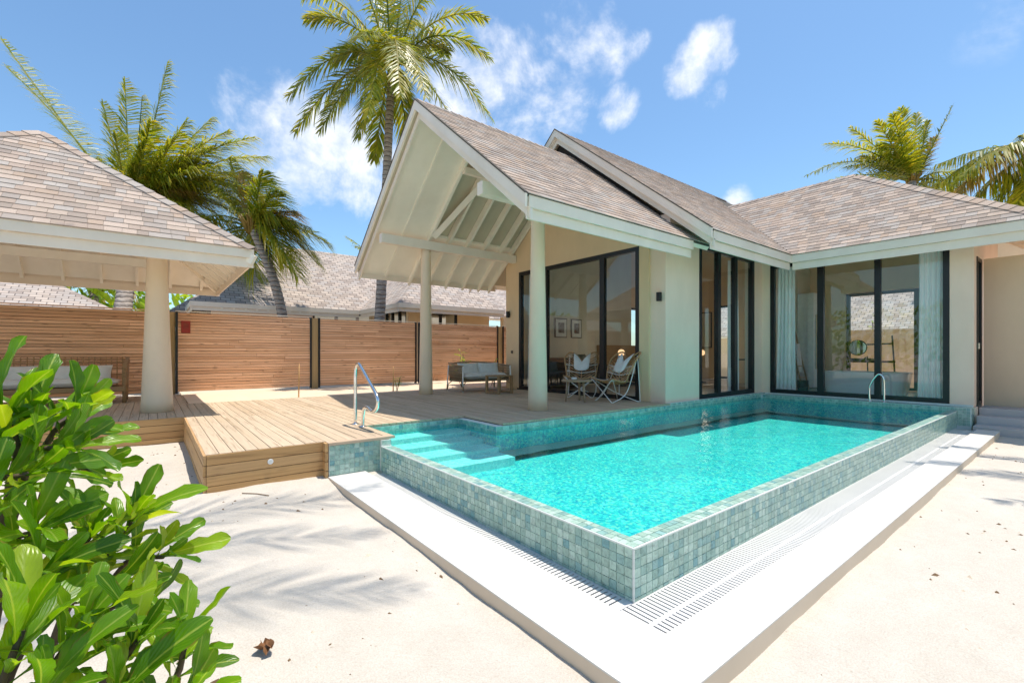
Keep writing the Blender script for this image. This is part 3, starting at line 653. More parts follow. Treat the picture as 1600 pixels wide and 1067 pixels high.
    m.prism([(7.25, 5.32, 2.925), (7.25, 8.92, 2.925), (7.25, 8.92, zu(8.92)), (7.25, yc, zu(yc)), (7.25, 5.32, zu(5.32))], (.2, 0, 0))
    m.build('wall', 'wall_cream', t)
    MB().prism([(7.30, 4.78, -.03), (7.30, 5.10, -.03), (7.30, 5.10, zu(5.10)), (7.30, 4.78, zu(4.78))], (.15, 0, 0)).build('wall', 'wall_pale', t)
    wl('wall_pale', ((7.45, 4.78, -.03), (8.45, 4.98, 3.47)), ((10.79, 4.78, -.03), (11.2, 4.98, 3.47)), ((8.45, 4.78, 3.06), (10.79, 4.98, 3.47)))
    wl('wall_pale', ((11.2, 1.27, -.03), (11.4, 1.58, 3.27)), ((11.2, 4.60, -.03), (11.4, 4.98, 3.27)), ((11.2, 1.58, 2.92), (11.4, 4.60, 3.27)))
    wl('wall_pale', ((11.4, 1.27, -.03), (11.46, 1.45, 3.3)), ((11.98, 1.27, -.5), (14.4, 1.45, 3.3)), ((11.46, 1.27, 2.62), (11.98, 1.45, 3.3)))
    wl('wall_pale', ((11.2, 1.24, -.6), (11.36, 1.27, -.035)))
    wl('wall_cream', ((7.45, 9.3, -.4), (12.2, 9.46, 4.5)), ((14.2, 3.98, -.05), (14.4, 6.8, 4.0)), ((14.2, 1.45, -.05), (14.4, 1.62, 4.0)), ((14.2, 1.62, 2.45), (14.4, 3.98, 4.0)), ((12.2, 9.3, -.05), (14.2, 9.46, .8)), ((12.2, 9.3, 2.4), (14.2, 9.46, 4.5)), ((14.2, 9.3, -.05), (16, 9.46, 4.5)), ((16, 6.6, -.05), (16.2, 6.95, 4.5)), ((16, 6.95, 2.6), (16.2, 8.5, 4.5)), ((16, 8.5, -.05), (16.2, 9.46, 4.5)), ((14.4, 6.6, -.05), (16, 6.8, 4.5)))
    wl('dark_void', ((7.62, 3.99 + .8, 3.5), (7.68, 10.6, 3.7))) if False else None
    MB().prism([(16.0, 6.6, 4.501), (16.0, 9.36, 4.501), (16.0, 7.7, 5.84), (16.0, 6.6, 4.94)], (.2, 0, 0)).build('wall', 'wall_cream', t)
    MB().prism([(7.5, 5.0, 3.48), (7.5, 10.4, 3.48), (7.5, rid, zr - .25)], (.1, 0, 0)).build('wall', 'dark_void', t)  # gable infill coloured near black to stand for the shade under the rake
    wl('interior_wall', ((7.46, 9.24, -.02), (12.19, 9.29, 4.6)))
    wl('bath_wall', ((11.41, 4.80, -.02), (14.19, 4.90, 3.4)), ((11.41, 1.46, 2.93), (11.43, 4.78, 3.4)))
    MB().box((7.26, 5.0, -.2), (16.0, 9.24, -.012)).build('floor', 'floor_tile', t); MB().box((11.25, 1.46, -.2), (14.3, 4.79, -.012)).build('floor', 'floor_tile', t)
    # --- glazed openings
    window_frame(t, 'sliding_door', 'Y', 7.245, 5.315, 8.925, -.005, 2.93, [(6.17, 6.23), (6.23, 6.29), (7.88, 8.0)], .085, .1)
    MB().box((7.22, 5.3, -.004), (7.243, 8.97, .03)).build('door_track', 'black_metal', t)
    window_frame(t, 'window', 'X', 4.77, 8.445, 10.795, .0, 3.055, [(9.16, 9.28), (9.87, 10.0)], .09, .1)
    window_frame(t, 'window', 'Y', 11.19, 1.585, 4.595, .0, 2.92, [(2.565, 2.665), (3.53, 3.65)], .085, .1)
    window_frame(t, 'window', 'Y', 14.25, 1.63, 3.97, .0, 2.44, [(2.50, 2.63)], .07, .08)
    window_frame(t, 'window', 'Y', 16.05, 6.95, 8.5, .0, 2.6, [(7.7, 7.78)], .07, .08); window_frame(t, 'window', 'X', 9.36, 12.2, 14.2, .8, 2.4, [(13.15, 13.23)], .07, .08)
    o = window_frame(t, 'side_door', 'X', 1.255, 11.465, 11.975, -.03, 2.615, [], .07, .1, leaf='door_panel')
    MB().box((11.5, 1.30, .0), (11.94, 1.32, 2.58)).build('door_panel', 'black_metal', o); MB().box((11.52, 1.235, .98), (11.535, 1.255, 1.08)).build('handle', 'chrome', o)
    for p, s_ in (((7.249, 9.31, 1.90), 'X'), ((7.299, 4.88, 1.93), 'X')):
        m = MB().box((p[0] - .09, p[1] - .035, p[2] - .08), (p[0] - .02, p[1] + .035, p[2] + .08)).box((p[0] - .02, p[1] - .025, p[2] - .03), (p[0] - .0005, p[1] + .025, p[2] + .03)); m.build('wall_lamp', 'black_metal', t, bevel=.003)
    MB().box((7.235, 9.17, .90), (7.2495, 9.24, .97)).build('socket', 'stone_dark', t)
villa()
# ------------------------------------------------------------------ the pavilion on the left
def pavilion():
    t = thing('garden_pavilion', (-1.34, 10.02, 0), 'open garden pavilion with hipped shingle roof on round columns over the left deck', 'pavilion')
    x0, x1, y0, y1, ze, zt = -3.88, 1.2, 7.78, 12.27, 2.45, 4.30; cx, cyy = (x0 + x1) / 2, (y0 + y1) / 2; SH = []
    sy = (zt - ze) / (cyy - y0); sx = (zt - ze) / (x1 - cx)
    a = slope(t, 'roof', (x0, y0, ze), X, Y, sy, [(0, 0), (x1 - x0, 0), (cx - x0, cyy - y0)], SH, thick=.10)
    b = slope(t, 'roof', (x1, y0, ze), Y, -X, sx, [(0, 0), (y1 - y0, 0), (cyy - y0, x1 - cx)], SH, thick=.10)
    slope(t, 'roof', (x0, y1, ze), X, -Y, sy, [(0, 0), (x1 - x0, 0), (cx - x0, cyy - y0)], None, thick=.10, far=True)
    slope(t, 'roof', (x0, y0, ze), Y, X, sx, [(0, 0), (y1 - y0, 0), (cyy - y0, cx - x0)], SH, thick=.10)
    caps(a, (x1, y0, ze), (cx, cyy, zt), nrm(Y, sy), nrm(-X, sx), step=.2); caps(a, (x0, y0, ze), (cx, cyy, zt), nrm(Y, sy), nrm(X, sx), step=.2)
    emit(SH, 300, 'shingle', 'shingles', 'shingle', t)
    for p, q, o in (((x0, y0), (x1, y0), -Y), ((x1, y0 + .03), (x1, y1 - .03), X), ((x0, y1), (x1, y1), Y), ((x0, y0 + .03), (x0, y1 - .03), -X)):
        fascia2(t, (p[0], p[1], 0), (q[0], q[1], 0), o, ze + .005, (.13, .14))
    # rafters under each slope
    for i in range(9):
        x = x0 + .35 + i * (x1 - x0 - .7) / 8; run = max(.3, min(cyy - y0, min(x - x0, x1 - x) * (sx / sy)) - .1)
        for yy, d in ((y0, 1), (y1, -1)):
            MB().bar((x, yy + d * .04, ze - .15 + .04 * sy), (x, yy + d * run, ze - .15 + run * sy), .05, .12, (0, -d * sy, 1)).build('rafter', 'soffit', t)
    for i in range(8):
        y = y0 + .35 + i * (y1 - y0 - .7) / 7; run = max(.3, min(x1 - cx, min(y - y0, y1 - y) * (sy / sx)) - .1)
        for xx, d in ((x1, -1), (x0, 1)):
            MB().bar((xx + d * .04, y, ze - .15 + .04 * sx), (xx + d * run, y, ze - .15 + run * sx), .05, .12, (-d * sx, 0, 1)).build('rafter', 'soffit', t)
    for q in ((x1, y0), (x1, y1), (x0, y0), (x0, y1)): MB().bar((q[0], q[1], ze - .16), (cx, cyy, zt - .16), .06, .14).build('hip_rafter', 'soffit', t)
    xa, xb, ya, yb = -2.76, .06, 8.95, 11.3
    for x in (xa, xb):
        for y in (ya, yb): column(t, x, y, 0, 2.55 if y == ya else 2.55, .205, .13)
    MB().box((xa, ya - .05, 2.552), (xb, ya + .05, 2.7)).box((xa, yb - .05, 2.552), (xb, yb + .05, 2.7)).box((xa - .05, ya + .05, 2.554), (xa + .05, yb - .05, 2.69)).box((xb - .05, ya + .05, 2.554), (xb + .05, yb - .05, 2.69)).build('ring_beam', 'soffit', t)
pavilion()
# ------------------------------------------------------------------ fence and its sign
def fence():
    t = thing('timber_fence', (3, 12.5, 0), 'tall fence of narrow horizontal pine slats between black steel posts', 'fence')
    yb = 12.5; z0, z1 = .05, 1.80; n = 27; p = (z1 - z0) / n
    for x0, x1, wp in ((-5.75, -2.9, 1), (-2.75, .27, 1), (.40, 3.24, 1), (3.40, 6.2, 0), (6.27, 9.23, 1), (9.42, 12.2, 1)):
        for i in range(n):
            z = z0 + p * (i + .5); c = x0 + .06 + (x1 - x0) * rng.uniform(.15, .85)
            segs = [(x0 + .045, x1 - .045)] if rng.random() < .25 or x0 > 9 or x1 < -2.8 else [(x0 + .045, c - .002), (c + .002, x1 - .045)]
            for a, b in segs: piece('slat', 'fence_wood', ((a + b) / 2, yb + rng.uniform(-.004, .004), z), X, Y, Z, b - a, .02, p - rng.uniform(.006, .010), t)
        for x in (x0, x1 - .045): MB().box((x, yb - .03, z0 - .04), (x + .045, yb + .04, z1 + .02)).build('steel_channel', 'black_metal', t)
        if wp: MB().box((x1 + .001, yb - .005, -.02), (x1 + (.128 if x1 < 1 else .158 if x1 < 9 else .188), yb + .09, z1 + .01)).build('post', 'post_wood', t)
        MB().box((x0, yb - .022, z1 + .021), (x1, yb + .03, z1 + .038)).build('capping', 'trim_white' if x0 > .3 else 'fence_wood', t)
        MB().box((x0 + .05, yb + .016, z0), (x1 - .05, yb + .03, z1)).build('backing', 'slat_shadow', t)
    s = MB().box((.50, 12.462, 1.35), (.67, 12.468, 1.62)); s = s.build('notice_board', 'red_plaque', bevel=.002)
    tag(s, 'small dark red notice plate fixed to the slatted fence beside the pavilion column', 'sign')
    for i, ww in enumerate((.09, .07, .10, .06, .08)):
        MB().box((.585 - ww / 2, 12.4605, 1.555 - i * .022), (.585 + ww / 2, 12.4618, 1.558 - i * .022)).build('print_line', 'twig', s)
fence()
# ------------------------------------------------------------------ steps and wall on the far right
tag(MB().prism([(12.0, -5, -.6), (12.0, 1.238, -.6), (12.0, 1.238, 2.63), (12.0, -5, 2.63)], (.2, 0, 0)).build('garden_wall', 'garden_wall'), 'tall beige garden wall beside the steps at the right edge', 'wall')
st = thing('entry_steps', (11.2, .5, -.45), 'grey concrete steps up to the black side door', 'steps')
MB().box((11.38, -.6, -.5), (11.995, 1.232, -.05)).build('landing', 'steps_concrete', st, bevel=.008)
MB().box((11.05, -.6, -.5), (11.378, 1.225, -.17)).build('step', 'steps_concrete', st, bevel=.008); MB().box((10.66, -.6, -.6), (11.048, 1.225, -.30)).build('step', 'steps_concrete', st, bevel=.008)
# ------------------------------------------------------------------ chrome hand rails
def handrail(name, pts, label, bases, rad=.021):
    def smooth(p, n=6):
        out = []; p = [Vector(q) for q in p]; p = [p[0] * 2 - p[1]] + p + [p[-1] * 2 - p[-2]]
        for i in range(1, len(p) - 2):
            for k in range(n):
                s_ = k / n; a, b, c, d = p[i - 1], p[i], p[i + 1], p[i + 2]
                out.append(.5 * ((2 * b) + (c - a) * s_ + (2 * a - 5 * b + 4 * c - d) * s_ ** 2 + (3 * b - a - 3 * c + d) * s_ ** 3))
        return out + [p[-2]]
    t = thing(name, bases[0], label, 'handrail', 'chrome pool handrails')
    MB().tube(smooth(pts), rad, 14).build('rail', 'chrome', t)
    for b in bases: MB().lathe(b, [(.052, .001), (.052, .008), (.03, .014)], 20).build('base_flange', 'chrome', t)
handrail('handrail', [(2.03, 5.80, 0), (2.03, 5.80, .35), (2.03, 5.80, .62), (2.03, 5.77, .73), (2.03, 5.68, .765), (2.03, 5.57, .715), (2.03, 5.35, .58), (2.03, 5.13, .44), (2.03, 5.06, .36), (2.03, 5.09, .27), (2.03, 5.22, .215), (2.03, 5.36, .245), (2.03, 5.47, .235), (2.03, 5.53, .14), (2.03, 5.545, 0)],
         'chrome figure four handrail at the pool entry steps on the deck', [(2.03, 5.80, 0), (2.03, 5.545, 0)])
handrail('handrail', [(10.98, 2.46, -.03), (10.98, 2.46, .25), (10.98, 2.47, .42), (10.98, 2.53, .50), (10.98, 2.60, .44), (10.98, 2.68, .27), (10.98, 2.69, .12), (10.98, 2.68, -.03)],
         'chrome handrail at the far pool end before the bathroom window', [(10.98, 2.46, -.034), (10.98, 2.68, -.034)], .017)
# ------------------------------------------------------------------ deck furniture
def blob_cushion(w, d, h, mat, name, parent=None, puff=.5, n=14):
    # rounded cushion, pinched corners, crowned faces; local, sitting on z = 0
    m = MB()
    def f(sgn):
        def g(u, v):
            x, y = (u * 2 - 1), (v * 2 - 1); e = (1 - abs(x) ** 3.2) * (1 - abs(y) ** 3.2)
            pin = 1 - .06 * (x * x * (1 - y * y) + y * y * (1 - x * x))
            return (x * w / 2 * pin, y * d / 2 * pin, h / 2 + sgn * h / 2 * (max(e, 0) ** puff) + mnoise.noise(Vector((x * 2, y * 2, w * 7 + d))) * .008)
        return g
    m.grid(f(1), n, n); m.grid(f(-1), n, n)
    o = len(m.v) // 2
    for i in range(len(m.f) // 2, len(m.f)): m.f[i] = m.f[i][::-1]
    return m.build(name, mat, parent, local=True)
def curve(p, n=5):
    out = []; p = [Vector(q) for q in p]; p = [p[0] * 2 - p[1]] + p + [p[-1] * 2 - p[-2]]
    for i in range(1, len(p) - 2):
        for k in range(n):
            s_ = k / n; a, b, c, d = p[i - 1], p[i], p[i + 1], p[i + 2]
            out.append(.5 * ((2 * b) + (c - a) * s_ + (2 * a - 5 * b + 4 * c - d) * s_ ** 2 + (3 * b - a - 3 * c + d) * s_ ** 3))
    return out + [p[-2]]
def sofa():
    # faces -Y; centre x 6.25; local x across, y depth (front negative)
    t = thing('garden_sofa', (6.27, 9.24, 0), 'white framed outdoor loveseat with woven rope arms and grey seat cushion', 'sofa')
    wd, dp = .70, .36
    for sx in (-1, 1):
        for y, yt, s in ((-dp, -dp + .03, 0), (dp, dp - .04, 1)):
            MB().tube([(sx * wd, y, 0), (sx * (wd - .005), (y + yt) / 2, .28), (sx * (wd - .02), yt, .60 + .02 * s)], [.013, .016, .016], 8).build('leg', 'white_rod', t, True)
            MB().tube([(sx * wd, y, .03), (sx * (wd - .012), y * .97, .14)], [.016, .027], 8).build('leg_sleeve', 'rope', t, True)
            MB().tube([(sx * (wd - .01), y * .96, .16), (sx * (wd - .15), y * .80, .27)], .011, 6).build('strut', 'rope', t, True)
        MB().tube(curve([(sx * (wd - .02), -dp + .03, .60), (sx * (wd - .01), 0, .62), (sx * (wd - .03), dp - .03, .66)]), .018, 8).build('arm_rail', 'rope', t, True)
        w = MB()
        for i in range(15):
            y = -dp + .06 + i * (2 * dp - .12) / 14
            for k in (-.035, .035): w.tube([(sx * (wd - .015), y + k, .60), (sx * (wd - .03), y - k * .6, .45), (sx * (wd - .05), y + k * .5, .26)], .0085, 5)
        for z in (.53, .47, .41, .35, .29): w.tube([(sx * (wd - .022), -dp + .05, z), (sx * (wd - .03), dp - .06, z)], .006, 5)
        w.build('arm_weave', 'rope', t, True)
    MB().box((-wd + .04, -dp + .03, .235), (wd - .04, dp - .03, .275)).build('seat_frame', 'rope', t, True)
    b = MB().tube(curve([(-wd + .03, dp - .03, .65), (0, dp + .02, .69), (wd - .03, dp - .03, .65)]), .018, 8); b.build('back_rail', 'rope', t, True)
    w = MB()
    for i in range(40): x = -wd + .06 + i * (2 * wd - .12) / 39; w.tube([(x, dp - .01, .665), (x + .02, dp - .03, .27)], .008, 5)
    w.build('back_weave', 'rope', t, True)
    s = blob_cushion(2 * wd - .12, 2 * dp - .08, .17, 'fabric_grey', 'seat_cushion', t, .22); s.location = (0, -.01, .275)
    for x, rz, lab in ((-.31, .06, 'grey back cushion leaning in the left half of the outdoor loveseat'), (.28, -.08, 'grey back cushion leaning in the right half of the outdoor loveseat')):
        c = blob_cushion(.60, .42, .17, 'fabric_grey', 'back_cushion', None, .3); c.location = (6.27 + x, 9.24 + .10, .445); c.rotation_euler = (math.radians(74), 0, rz)
        tag(c, lab, 'cushion', 'loveseat back cushions')
sofa()
def side_table():
    t = thing('side_table', (6.12, 8.24, 0), 'square teak side table with slab legs before the loveseat', 'table')
    a = .22
    for i in range(5): MB().box((-a, -a + i * .089, .385), (a, -a + i * .089 + .084, .41)).build('top_slat', 'teak', t, True)
    for sx in (-1, 1):
        for sy in (-1, 1): MB().box((sx * a, sy * a, .0), (sx * (a - .05), sy * (a - .05), .383)).build('leg', 'teak', t, True)
        MB().box((sx * a, -a + .05, .012), (sx * (a - .05), a - .05, .05)).build('stretcher', 'teak', t, True)
    t.rotation_euler.z = .12
side_table()
def chair_points():
    def Sf(u, v):
        # v 0 front edge .. 1 top of back, u -1..1
        if v < .42: k = v / .42; x = .36 - .42 * k; z = .395 - .075 * math.sin(k * math.pi * .62); w = .33 - .05 * k
        else:
            k = (v - .42) / .58; x = -.06 - .12 * k - .24 * k * k; z = .325 + .62 * k - .03 * k * k; w = .28 + .13 * k - .02 * k * k
        au = abs(u)
        z += .055 * au ** 2 * (1 if v < .42 else .3)
        if v > .42: x += .10 * au ** 2 * (.4 + .6 * (v - .42) / .58)
        return Vector((x, u * w, z))
    def top(u): au = abs(u); return 1.0 - .20 * max(0, 1 - au / .62) ** 1.6 - .14 * max(0, (au - .62) / .38) ** 2.2
    return Sf, top
def make_chair():
    Sf, top = chair_points()
    t = thing('butterfly_chair', (0, 0, 0), 'chair', 'chair', 'rattan butterfly chairs on the porch')
    # white hairpin frame
    f = MB(); TL, TR, FL, FR = Sf(-.7, .93), Sf(.7, .93), Sf(-1, .03), Sf(1, .03)
    for s, (a, b) in ((1, (FL, TR)), (-1, (FR, TL))):
        f.tube(curve([a, Vector((.0, s * -.02, .17)), Vector((-.26, s * .27, .018)), Vector((-.30, s * .30, .009)), Vector((-.335, s * .30, .02)), b], 6), .0085, 7)
    for s in (-1, 1):
        f.tube(curve([Sf(s * .7, .93), Vector((-.02, s * .31, .2)), Vector((.24, s * .27, .018)), Vector((.29, s * .24, .009)), Vector((.27, s * .2, .02)), Sf(-s * 1, .03)], 6), .0085, 7)
    f.build('frame', 'white_rod', t, True)
    # rim
    rim = []
    for i in range(25): u = -1 + 2 * i / 24; rim.append(Sf(u, top(u)))
    side_r = [Sf(1, .86 - .83 * i / 14) for i in range(1, 15)]; fr = [Sf(1 - 2 * i / 10, .02) + Vector((-.05 * (1 - (1 - i / 5) ** 2), 0, 0)) for i in range(1, 10)]; side_l = [Sf(-1, .03 + .83 * i / 14) for i in range(0, 14)]
    MB().tube(rim + side_r + fr + side_l, .016, 7, closed=True).build('rim', 'rattan', t, True)
    # herringbone canes
    c = MB()
    for s in (-1, 1):
        for i in range(17):
            v0 = .04 + i * .052; pts = []
            for k in range(6):
                u = s * k / 5; v = v0 + .17 * (k / 5) ** 1.1
                if v > top(u) - .01: break
                pts.append(Sf(u, v))
            if len(pts) > 1: c.tube(pts, .0085, 5)
    c.tube([Sf(0, .02 + i * .76 / 12) for i in range(13)], .012, 6)
    c.build('seat_canes', 'rattan', t, True)
    for v in (.20, .47, .60, .73):
        MB().tube([Sf(-1 + 2 * i / 12, v + .035 * (1 - abs(-1 + 2 * i / 12)) * -1) + Vector((.006, 0, .006)) for i in range(13)], .007, 5).build('binding', 'white_rod', t, True)
    m = MB(); 
    m.grid(lambda u, v: Sf(u * 1.84 - .92, .05 + v * .33) + Vector((0, 0, .022)), 10, 6); m.grid(lambda u, v: Sf(u * 1.84 - .92, .05 + v * .33) + Vector((0, 0, .012)), 10, 6); m.build('seat_pad', 'fabric_white', t, True)
    return t
def head_cushion(label):
    Sf, top = chair_points(); m = MB()
    def f(sg):
        def g(u, v):
            x, y = u * 2 - 1, v; vt = top(x * .5) - .02; vb = .60 + .05 * abs(x) ** 3
            p = Sf(x * .47, min(vb + (vt - vb) * y, 1.04)); e = max(0, (1 - abs(x) ** 3) * (1 - abs(2 * y - 1) ** 3)) ** .45
            return p + Vector((.055, 0, .02)) + Vector((.045 * e * sg, 0, 0))
        return g
    m.grid(f(1), 12, 10); m.grid(f(-1), 12, 10)
    return tag(m.build('head_cushion', 'fabric_white'), label, 'cushion', 'white head cushions on the rattan chairs')
ch = make_chair()
ch.location = (7.05, 6.62, 0); ch.rotation_euler.z = math.radians(218)
ch['label'] = 'rattan butterfly chair facing the pool, the left one beside the round table'
ch2 = copy_tree(ch); ch2.location = (6.88, 5.58, 0); ch2.rotation_euler.z = math.radians(168)
ch2['label'] = 'rattan butterfly chair seen from its side, nearer the right door jamb'
for c, l in ((ch, 'white wing shaped cushion hung on the left rattan chair'), (ch2, 'white wing shaped cushion hung on the right rattan chair')):
    h = head_cushion(l); h.location = c.location; h.rotation_euler = c.rotation_euler
def coffee_table():
    t = thing('coffee_table', (6.22, 5.95, 0), 'small round pale wood table between the rattan chairs', 'table')
    MB().lathe((0, 0, 0), [(.27, .375), (.285, .382), (.285, .40), (.278, .405)], 36).build('top', 'light_wood', t, True)
    for k in range(3):
        a = k * 2.094 + .5; MB().tube([(.21 * math.cos(a), .21 * math.sin(a), 0), (.17 * math.cos(a), .17 * math.sin(a), .376)], [.017, .022], 10).build('leg', 'light_wood', t, True)
    c = MB().lathe((6.2, 6.0, .405), [(.035, .0), (.05, .012), (.052, .045), (.046, .046), (.044, .02)], 18).build('ashtray', 'fabric_grey')
    tag(c, 'small grey bowl standing on the round porch table', 'bowl')
coffee_table()
# rattan daybed under the pavilion
def daybed():
    t = thing('rattan_daybed', (-1.45, 11.2, 0), 'rattan daybed with slatted back under the pavilion behind the bush', 'daybed')
    hw = 1.05
    for x in (-hw, hw):
        MB().tube([(x, -.3, .0), (x, -.3, .62)], .03, 8).build('leg', 'teak', t, True); MB().tube([(x, .32, .0), (x * 1.02, .40, .82)], .035, 8).build('leg', 'rattan', t, True)
        w = MB()
        for i in range(14): w.tube([(x, -.28 + i * .046, .3), (x * 1.01, -.26 + i * .046, .62 + i * .012)], .008, 5)
        w.build('arm_weave', 'rattan', t, True); MB().bar((x, -.34, .63), (x * 1.02, .40, .80), .06, .035).build('arm_rail', 'teak', t, True)
    w = MB()
    for i in range(26): x = -hw + .05 + i * (2 * hw - .1) / 25; w.tube([(x, .33, .3), (x, .40, .83)], .009, 5)
    for z in (.5, .62, .74, .80): w.tube([(-hw, .36 + (z - .5) * .14, z), (hw, .36 + (z - .5) * .14, z)], .013, 6)
    w.build('back_weave', 'rattan', t, True)
    MB().box((-hw, -.34, .22), (hw, .34, .30)).build('seat_frame', 'teak', t, True)
    s = blob_cushion(2 * hw - .1, .62, .16, 'fabric_white', 'mattress', t, .2); s.location = (0, 0, .30)
    for i, (x, l) in enumerate(((-.5, 'cream back cushion at the left of the rattan daybed'), (.42, 'cream back cushion at the right of the rattan daybed'))):
        c = blob_cushion(.9, .40, .16, 'fabric_white', 'back_cushion', None, .3); c.location = (-1.45 + x, 11.2 + .20, .47); c.rotation_euler = (math.radians(76), 0, 0); tag(c, l, 'cushion', 'daybed back cushions')
daybed()
# ------------------------------------------------------------------ inside the villa
def curtain(x, ya, yb, z0, z1, label, axis='Y', amp=.022, waves=5):
    m = MB(); L_ = yb - ya
    def f(u, v):
        w = 1 - .12 * math.sin(v * 2.2) ; d = amp * math.sin(u * waves * 2 * math.pi + v * .8) * (.7 + .5 * (1 - v)) + .01 * math.sin(u * 31 + v * 3)
        a = ya + L_ * (.5 + (u - .5) * (w if axis == 'Y' else 1)); z = z0 + (z1 - z0) * v
        return (x + d, a, z) if axis == 'Y' else (a, x + d, z)
    m.grid(f, waves * 10, 10); return tag(m.build('curtain', 'sheer'), label, 'curtain', 'sheer curtains behind the glass')
curtain(11.42, 4.14, 4.56, .02, 2.9, 'white sheer curtain at the left end of the bathroom window')
curtain(11.42, 1.68, 2.06, .02, 2.9, 'white sheer curtain at the right end of the bathroom window')
curtain(7.50, 8.35, 8.86, .0, 2.9, 'cream curtain inside the left porch door pane', amp=.03, waves=6)
curtain(5.1, 10.25, 10.7, .0, 3.0, 'pale curtain inside the right pane of the three pane window', 'X', waves=4)
def inside():
    t = thing('bathtub', (12.75, 3.2, 0), 'white freestanding bathtub behind the bathroom window', 'bathtub')
    m = MB(); n = 40
    def ring(a, b, z): return [Vector((12.75 + a * abs(math.cos(k * 2 * math.pi / n)) ** .45 * math.copysign(1, math.cos(k * 2 * math.pi / n)), 3.2 + b * abs(math.sin(k * 2 * math.pi / n)) ** .45 * math.copysign(1, math.sin(k * 2 * math.pi / n)), z)) for k in range(n)]
    rs = [ring(.36, .72, .0), ring(.40, .77, .25), ring(.42, .80, .47), ring(.425, .805, .485), ring(.37, .75, .485), ring(.34, .70, .3), ring(.28, .6, .12)]
    for r in rs: m.v += r
    for i in range(len(rs) - 1):
        for k in range(n): k2 = (k + 1) % n; m.face([i * n + k, i * n + k2, (i + 1) * n + k2, (i + 1) * n + k], True)
    m.face([6 * n + k for k in range(n)]); m.build('tub', 'tub_white', t)
    MB().tube(curve([(13.25, 3.28, 0), (13.25, 3.28, .75), (13.2, 3.28, .80), (13.08, 3.28, .80), (13.06, 3.28, .74)]), .014, 8).build('tap', 'black_metal', t)
    v = thing('vanity_stand', (13.75, 3.2, 0), 'black metal vanity stand with rails beside the garden window', 'stand')
    f = MB()
    f.tube([(13.7, 2.85, 0), (13.7, 2.92, 1.32)], .018, 6).tube([(13.7, 3.80, 0), (13.7, 3.80, 1.10)], .018, 6).tube([(13.7, 2.9, 1.13), (13.7, 3.80, 1.10)], .02, 6).tube([(13.7, 2.86, .70), (13.7, 3.8, .70)], .028, 6)
    f.build('frame', 'black_metal', v); MB().box((13.6, 3.3, .72), (13.85, 3.75, .78)).build('shelf', 'stone_dark', v)
    m = MB().tube([(13.62, 3.57, 1.04), (13.64, 3.57, 1.04)], [.19, .19], 28); m = m.build('round_mirror', 'black_metal'); tag(m, 'round black framed mirror standing above the vanity rail', 'mirror')
    MB().tube([(13.612, 3.57, 1.04), (13.618, 3.57, 1.04)], [.172, .172], 28).build('mirror_face', 'mirror_glass', m)
    w = thing('tall_mirror', (13.9, 4.5, 0), 'tall grey cabinet panel with mirror in the bathroom corner', 'cabinet')
    MB().box((13.3, 4.42, .02), (13.75, 4.79, 2.45)).build('cabinet', 'fabric_grey', w); MB().box((13.42, 4.40, .5), (13.6, 4.418, 1.9)).build('mirror_face', 'mirror_glass', w)
    l = thing('towel_ladder', (12.9, 4.6, 0), 'wooden towel ladder leaning against the bathroom wall', 'ladder')
    for x in (12.55, 12.95): MB().tube([(x, 4.40, 0), (x, 4.74, 1.55)], .02, 8).build('stile', 'light_wood', l)
    for k in range(5): z = .3 + k * .28; y = 4.40 + .34 * z / 1.55; MB().tube([(12.55, y, z), (12.95, y, z)], .014, 6).build('rung', 'light_wood', l)
    tw = MB().grid(lambda u, v: (12.60 + .30 * u, 4.61 - .03 - .06 * (1 - v) + .01 * math.sin(u * 9), .42 + .72 * v), 10, 6).grid(lambda u, v: (12.60 + .30 * u, 4.61 - .02 - .05 * (1 - v) + .01 * math.sin(u * 9), .42 + .72 * v), 10, 6); tag(tw.build('towel', 'fabric_white'), 'white towel hanging on the wooden towel ladder', 'towel')
    tag(MB().lathe((11.75, 4.12, 0), [(.10, .0), (.115, .28), (.105, .28), (.09, .03)], 18).build('waste_bin', 'green_bin'), 'small dark green bin on the bathroom floor by the curtain', 'bin')
    # lounge
    for x, w_, l, off in ((9.0, .46, 'framed black print, left of the pair on the lounge wall', 0), (9.62, .42, 'framed grey print, right of the pair on the lounge wall', 0)):
        p = thing('framed_print', (x, 9.23, 1.6), l, 'picture', 'framed prints on the lounge wall')
        MB().box((x - w_ / 2, 9.205, 1.34), (x + w_ / 2, 9.238, 1.88)).build('frame', 'stone_dark', p); MB().box((x - w_ / 2 + .025, 9.202, 1.365), (x + w_ / 2 - .025, 9.206, 1.855)).build('mount', 'fabric_white', p)
        MB().box((x - w_ / 4, 9.199, 1.47), (x + w_ / 4, 9.2025, 1.76)).build('print', 'art_print', p)
    s = thing('lounge_sofa', (8.8, 8.7, 0), 'dark low sofa inside the lounge beneath the framed prints', 'sofa')
    MB().box((7.9, 8.2, .1), (9.8, 9.1, .42)).build('seat', 'sofa_dark', s, bevel=.04); MB().box((7.9, 8.9, .422), (9.8, 9.18, .78)).build('backrest', 'sofa_dark', s, bevel=.05); MB().box((9.55, 8.2, .422), (9.8, 8.898, .62)).build('armrest', 'sofa_dark', s, bevel=.04)
    c = blob_cushion(.5, .45, .16, 'green_bin', 'sofa_cushion', None, .35); c.location = (9.2, 8.72, .64); c.rotation_euler = (math.radians(70), 0, 0); tag(c, 'dark green cushion on the lounge sofa', 'cushion')
    b = thing('bed', (11.7, 8.2, 0), 'bed with white linen and dark base inside the villa', 'bed')
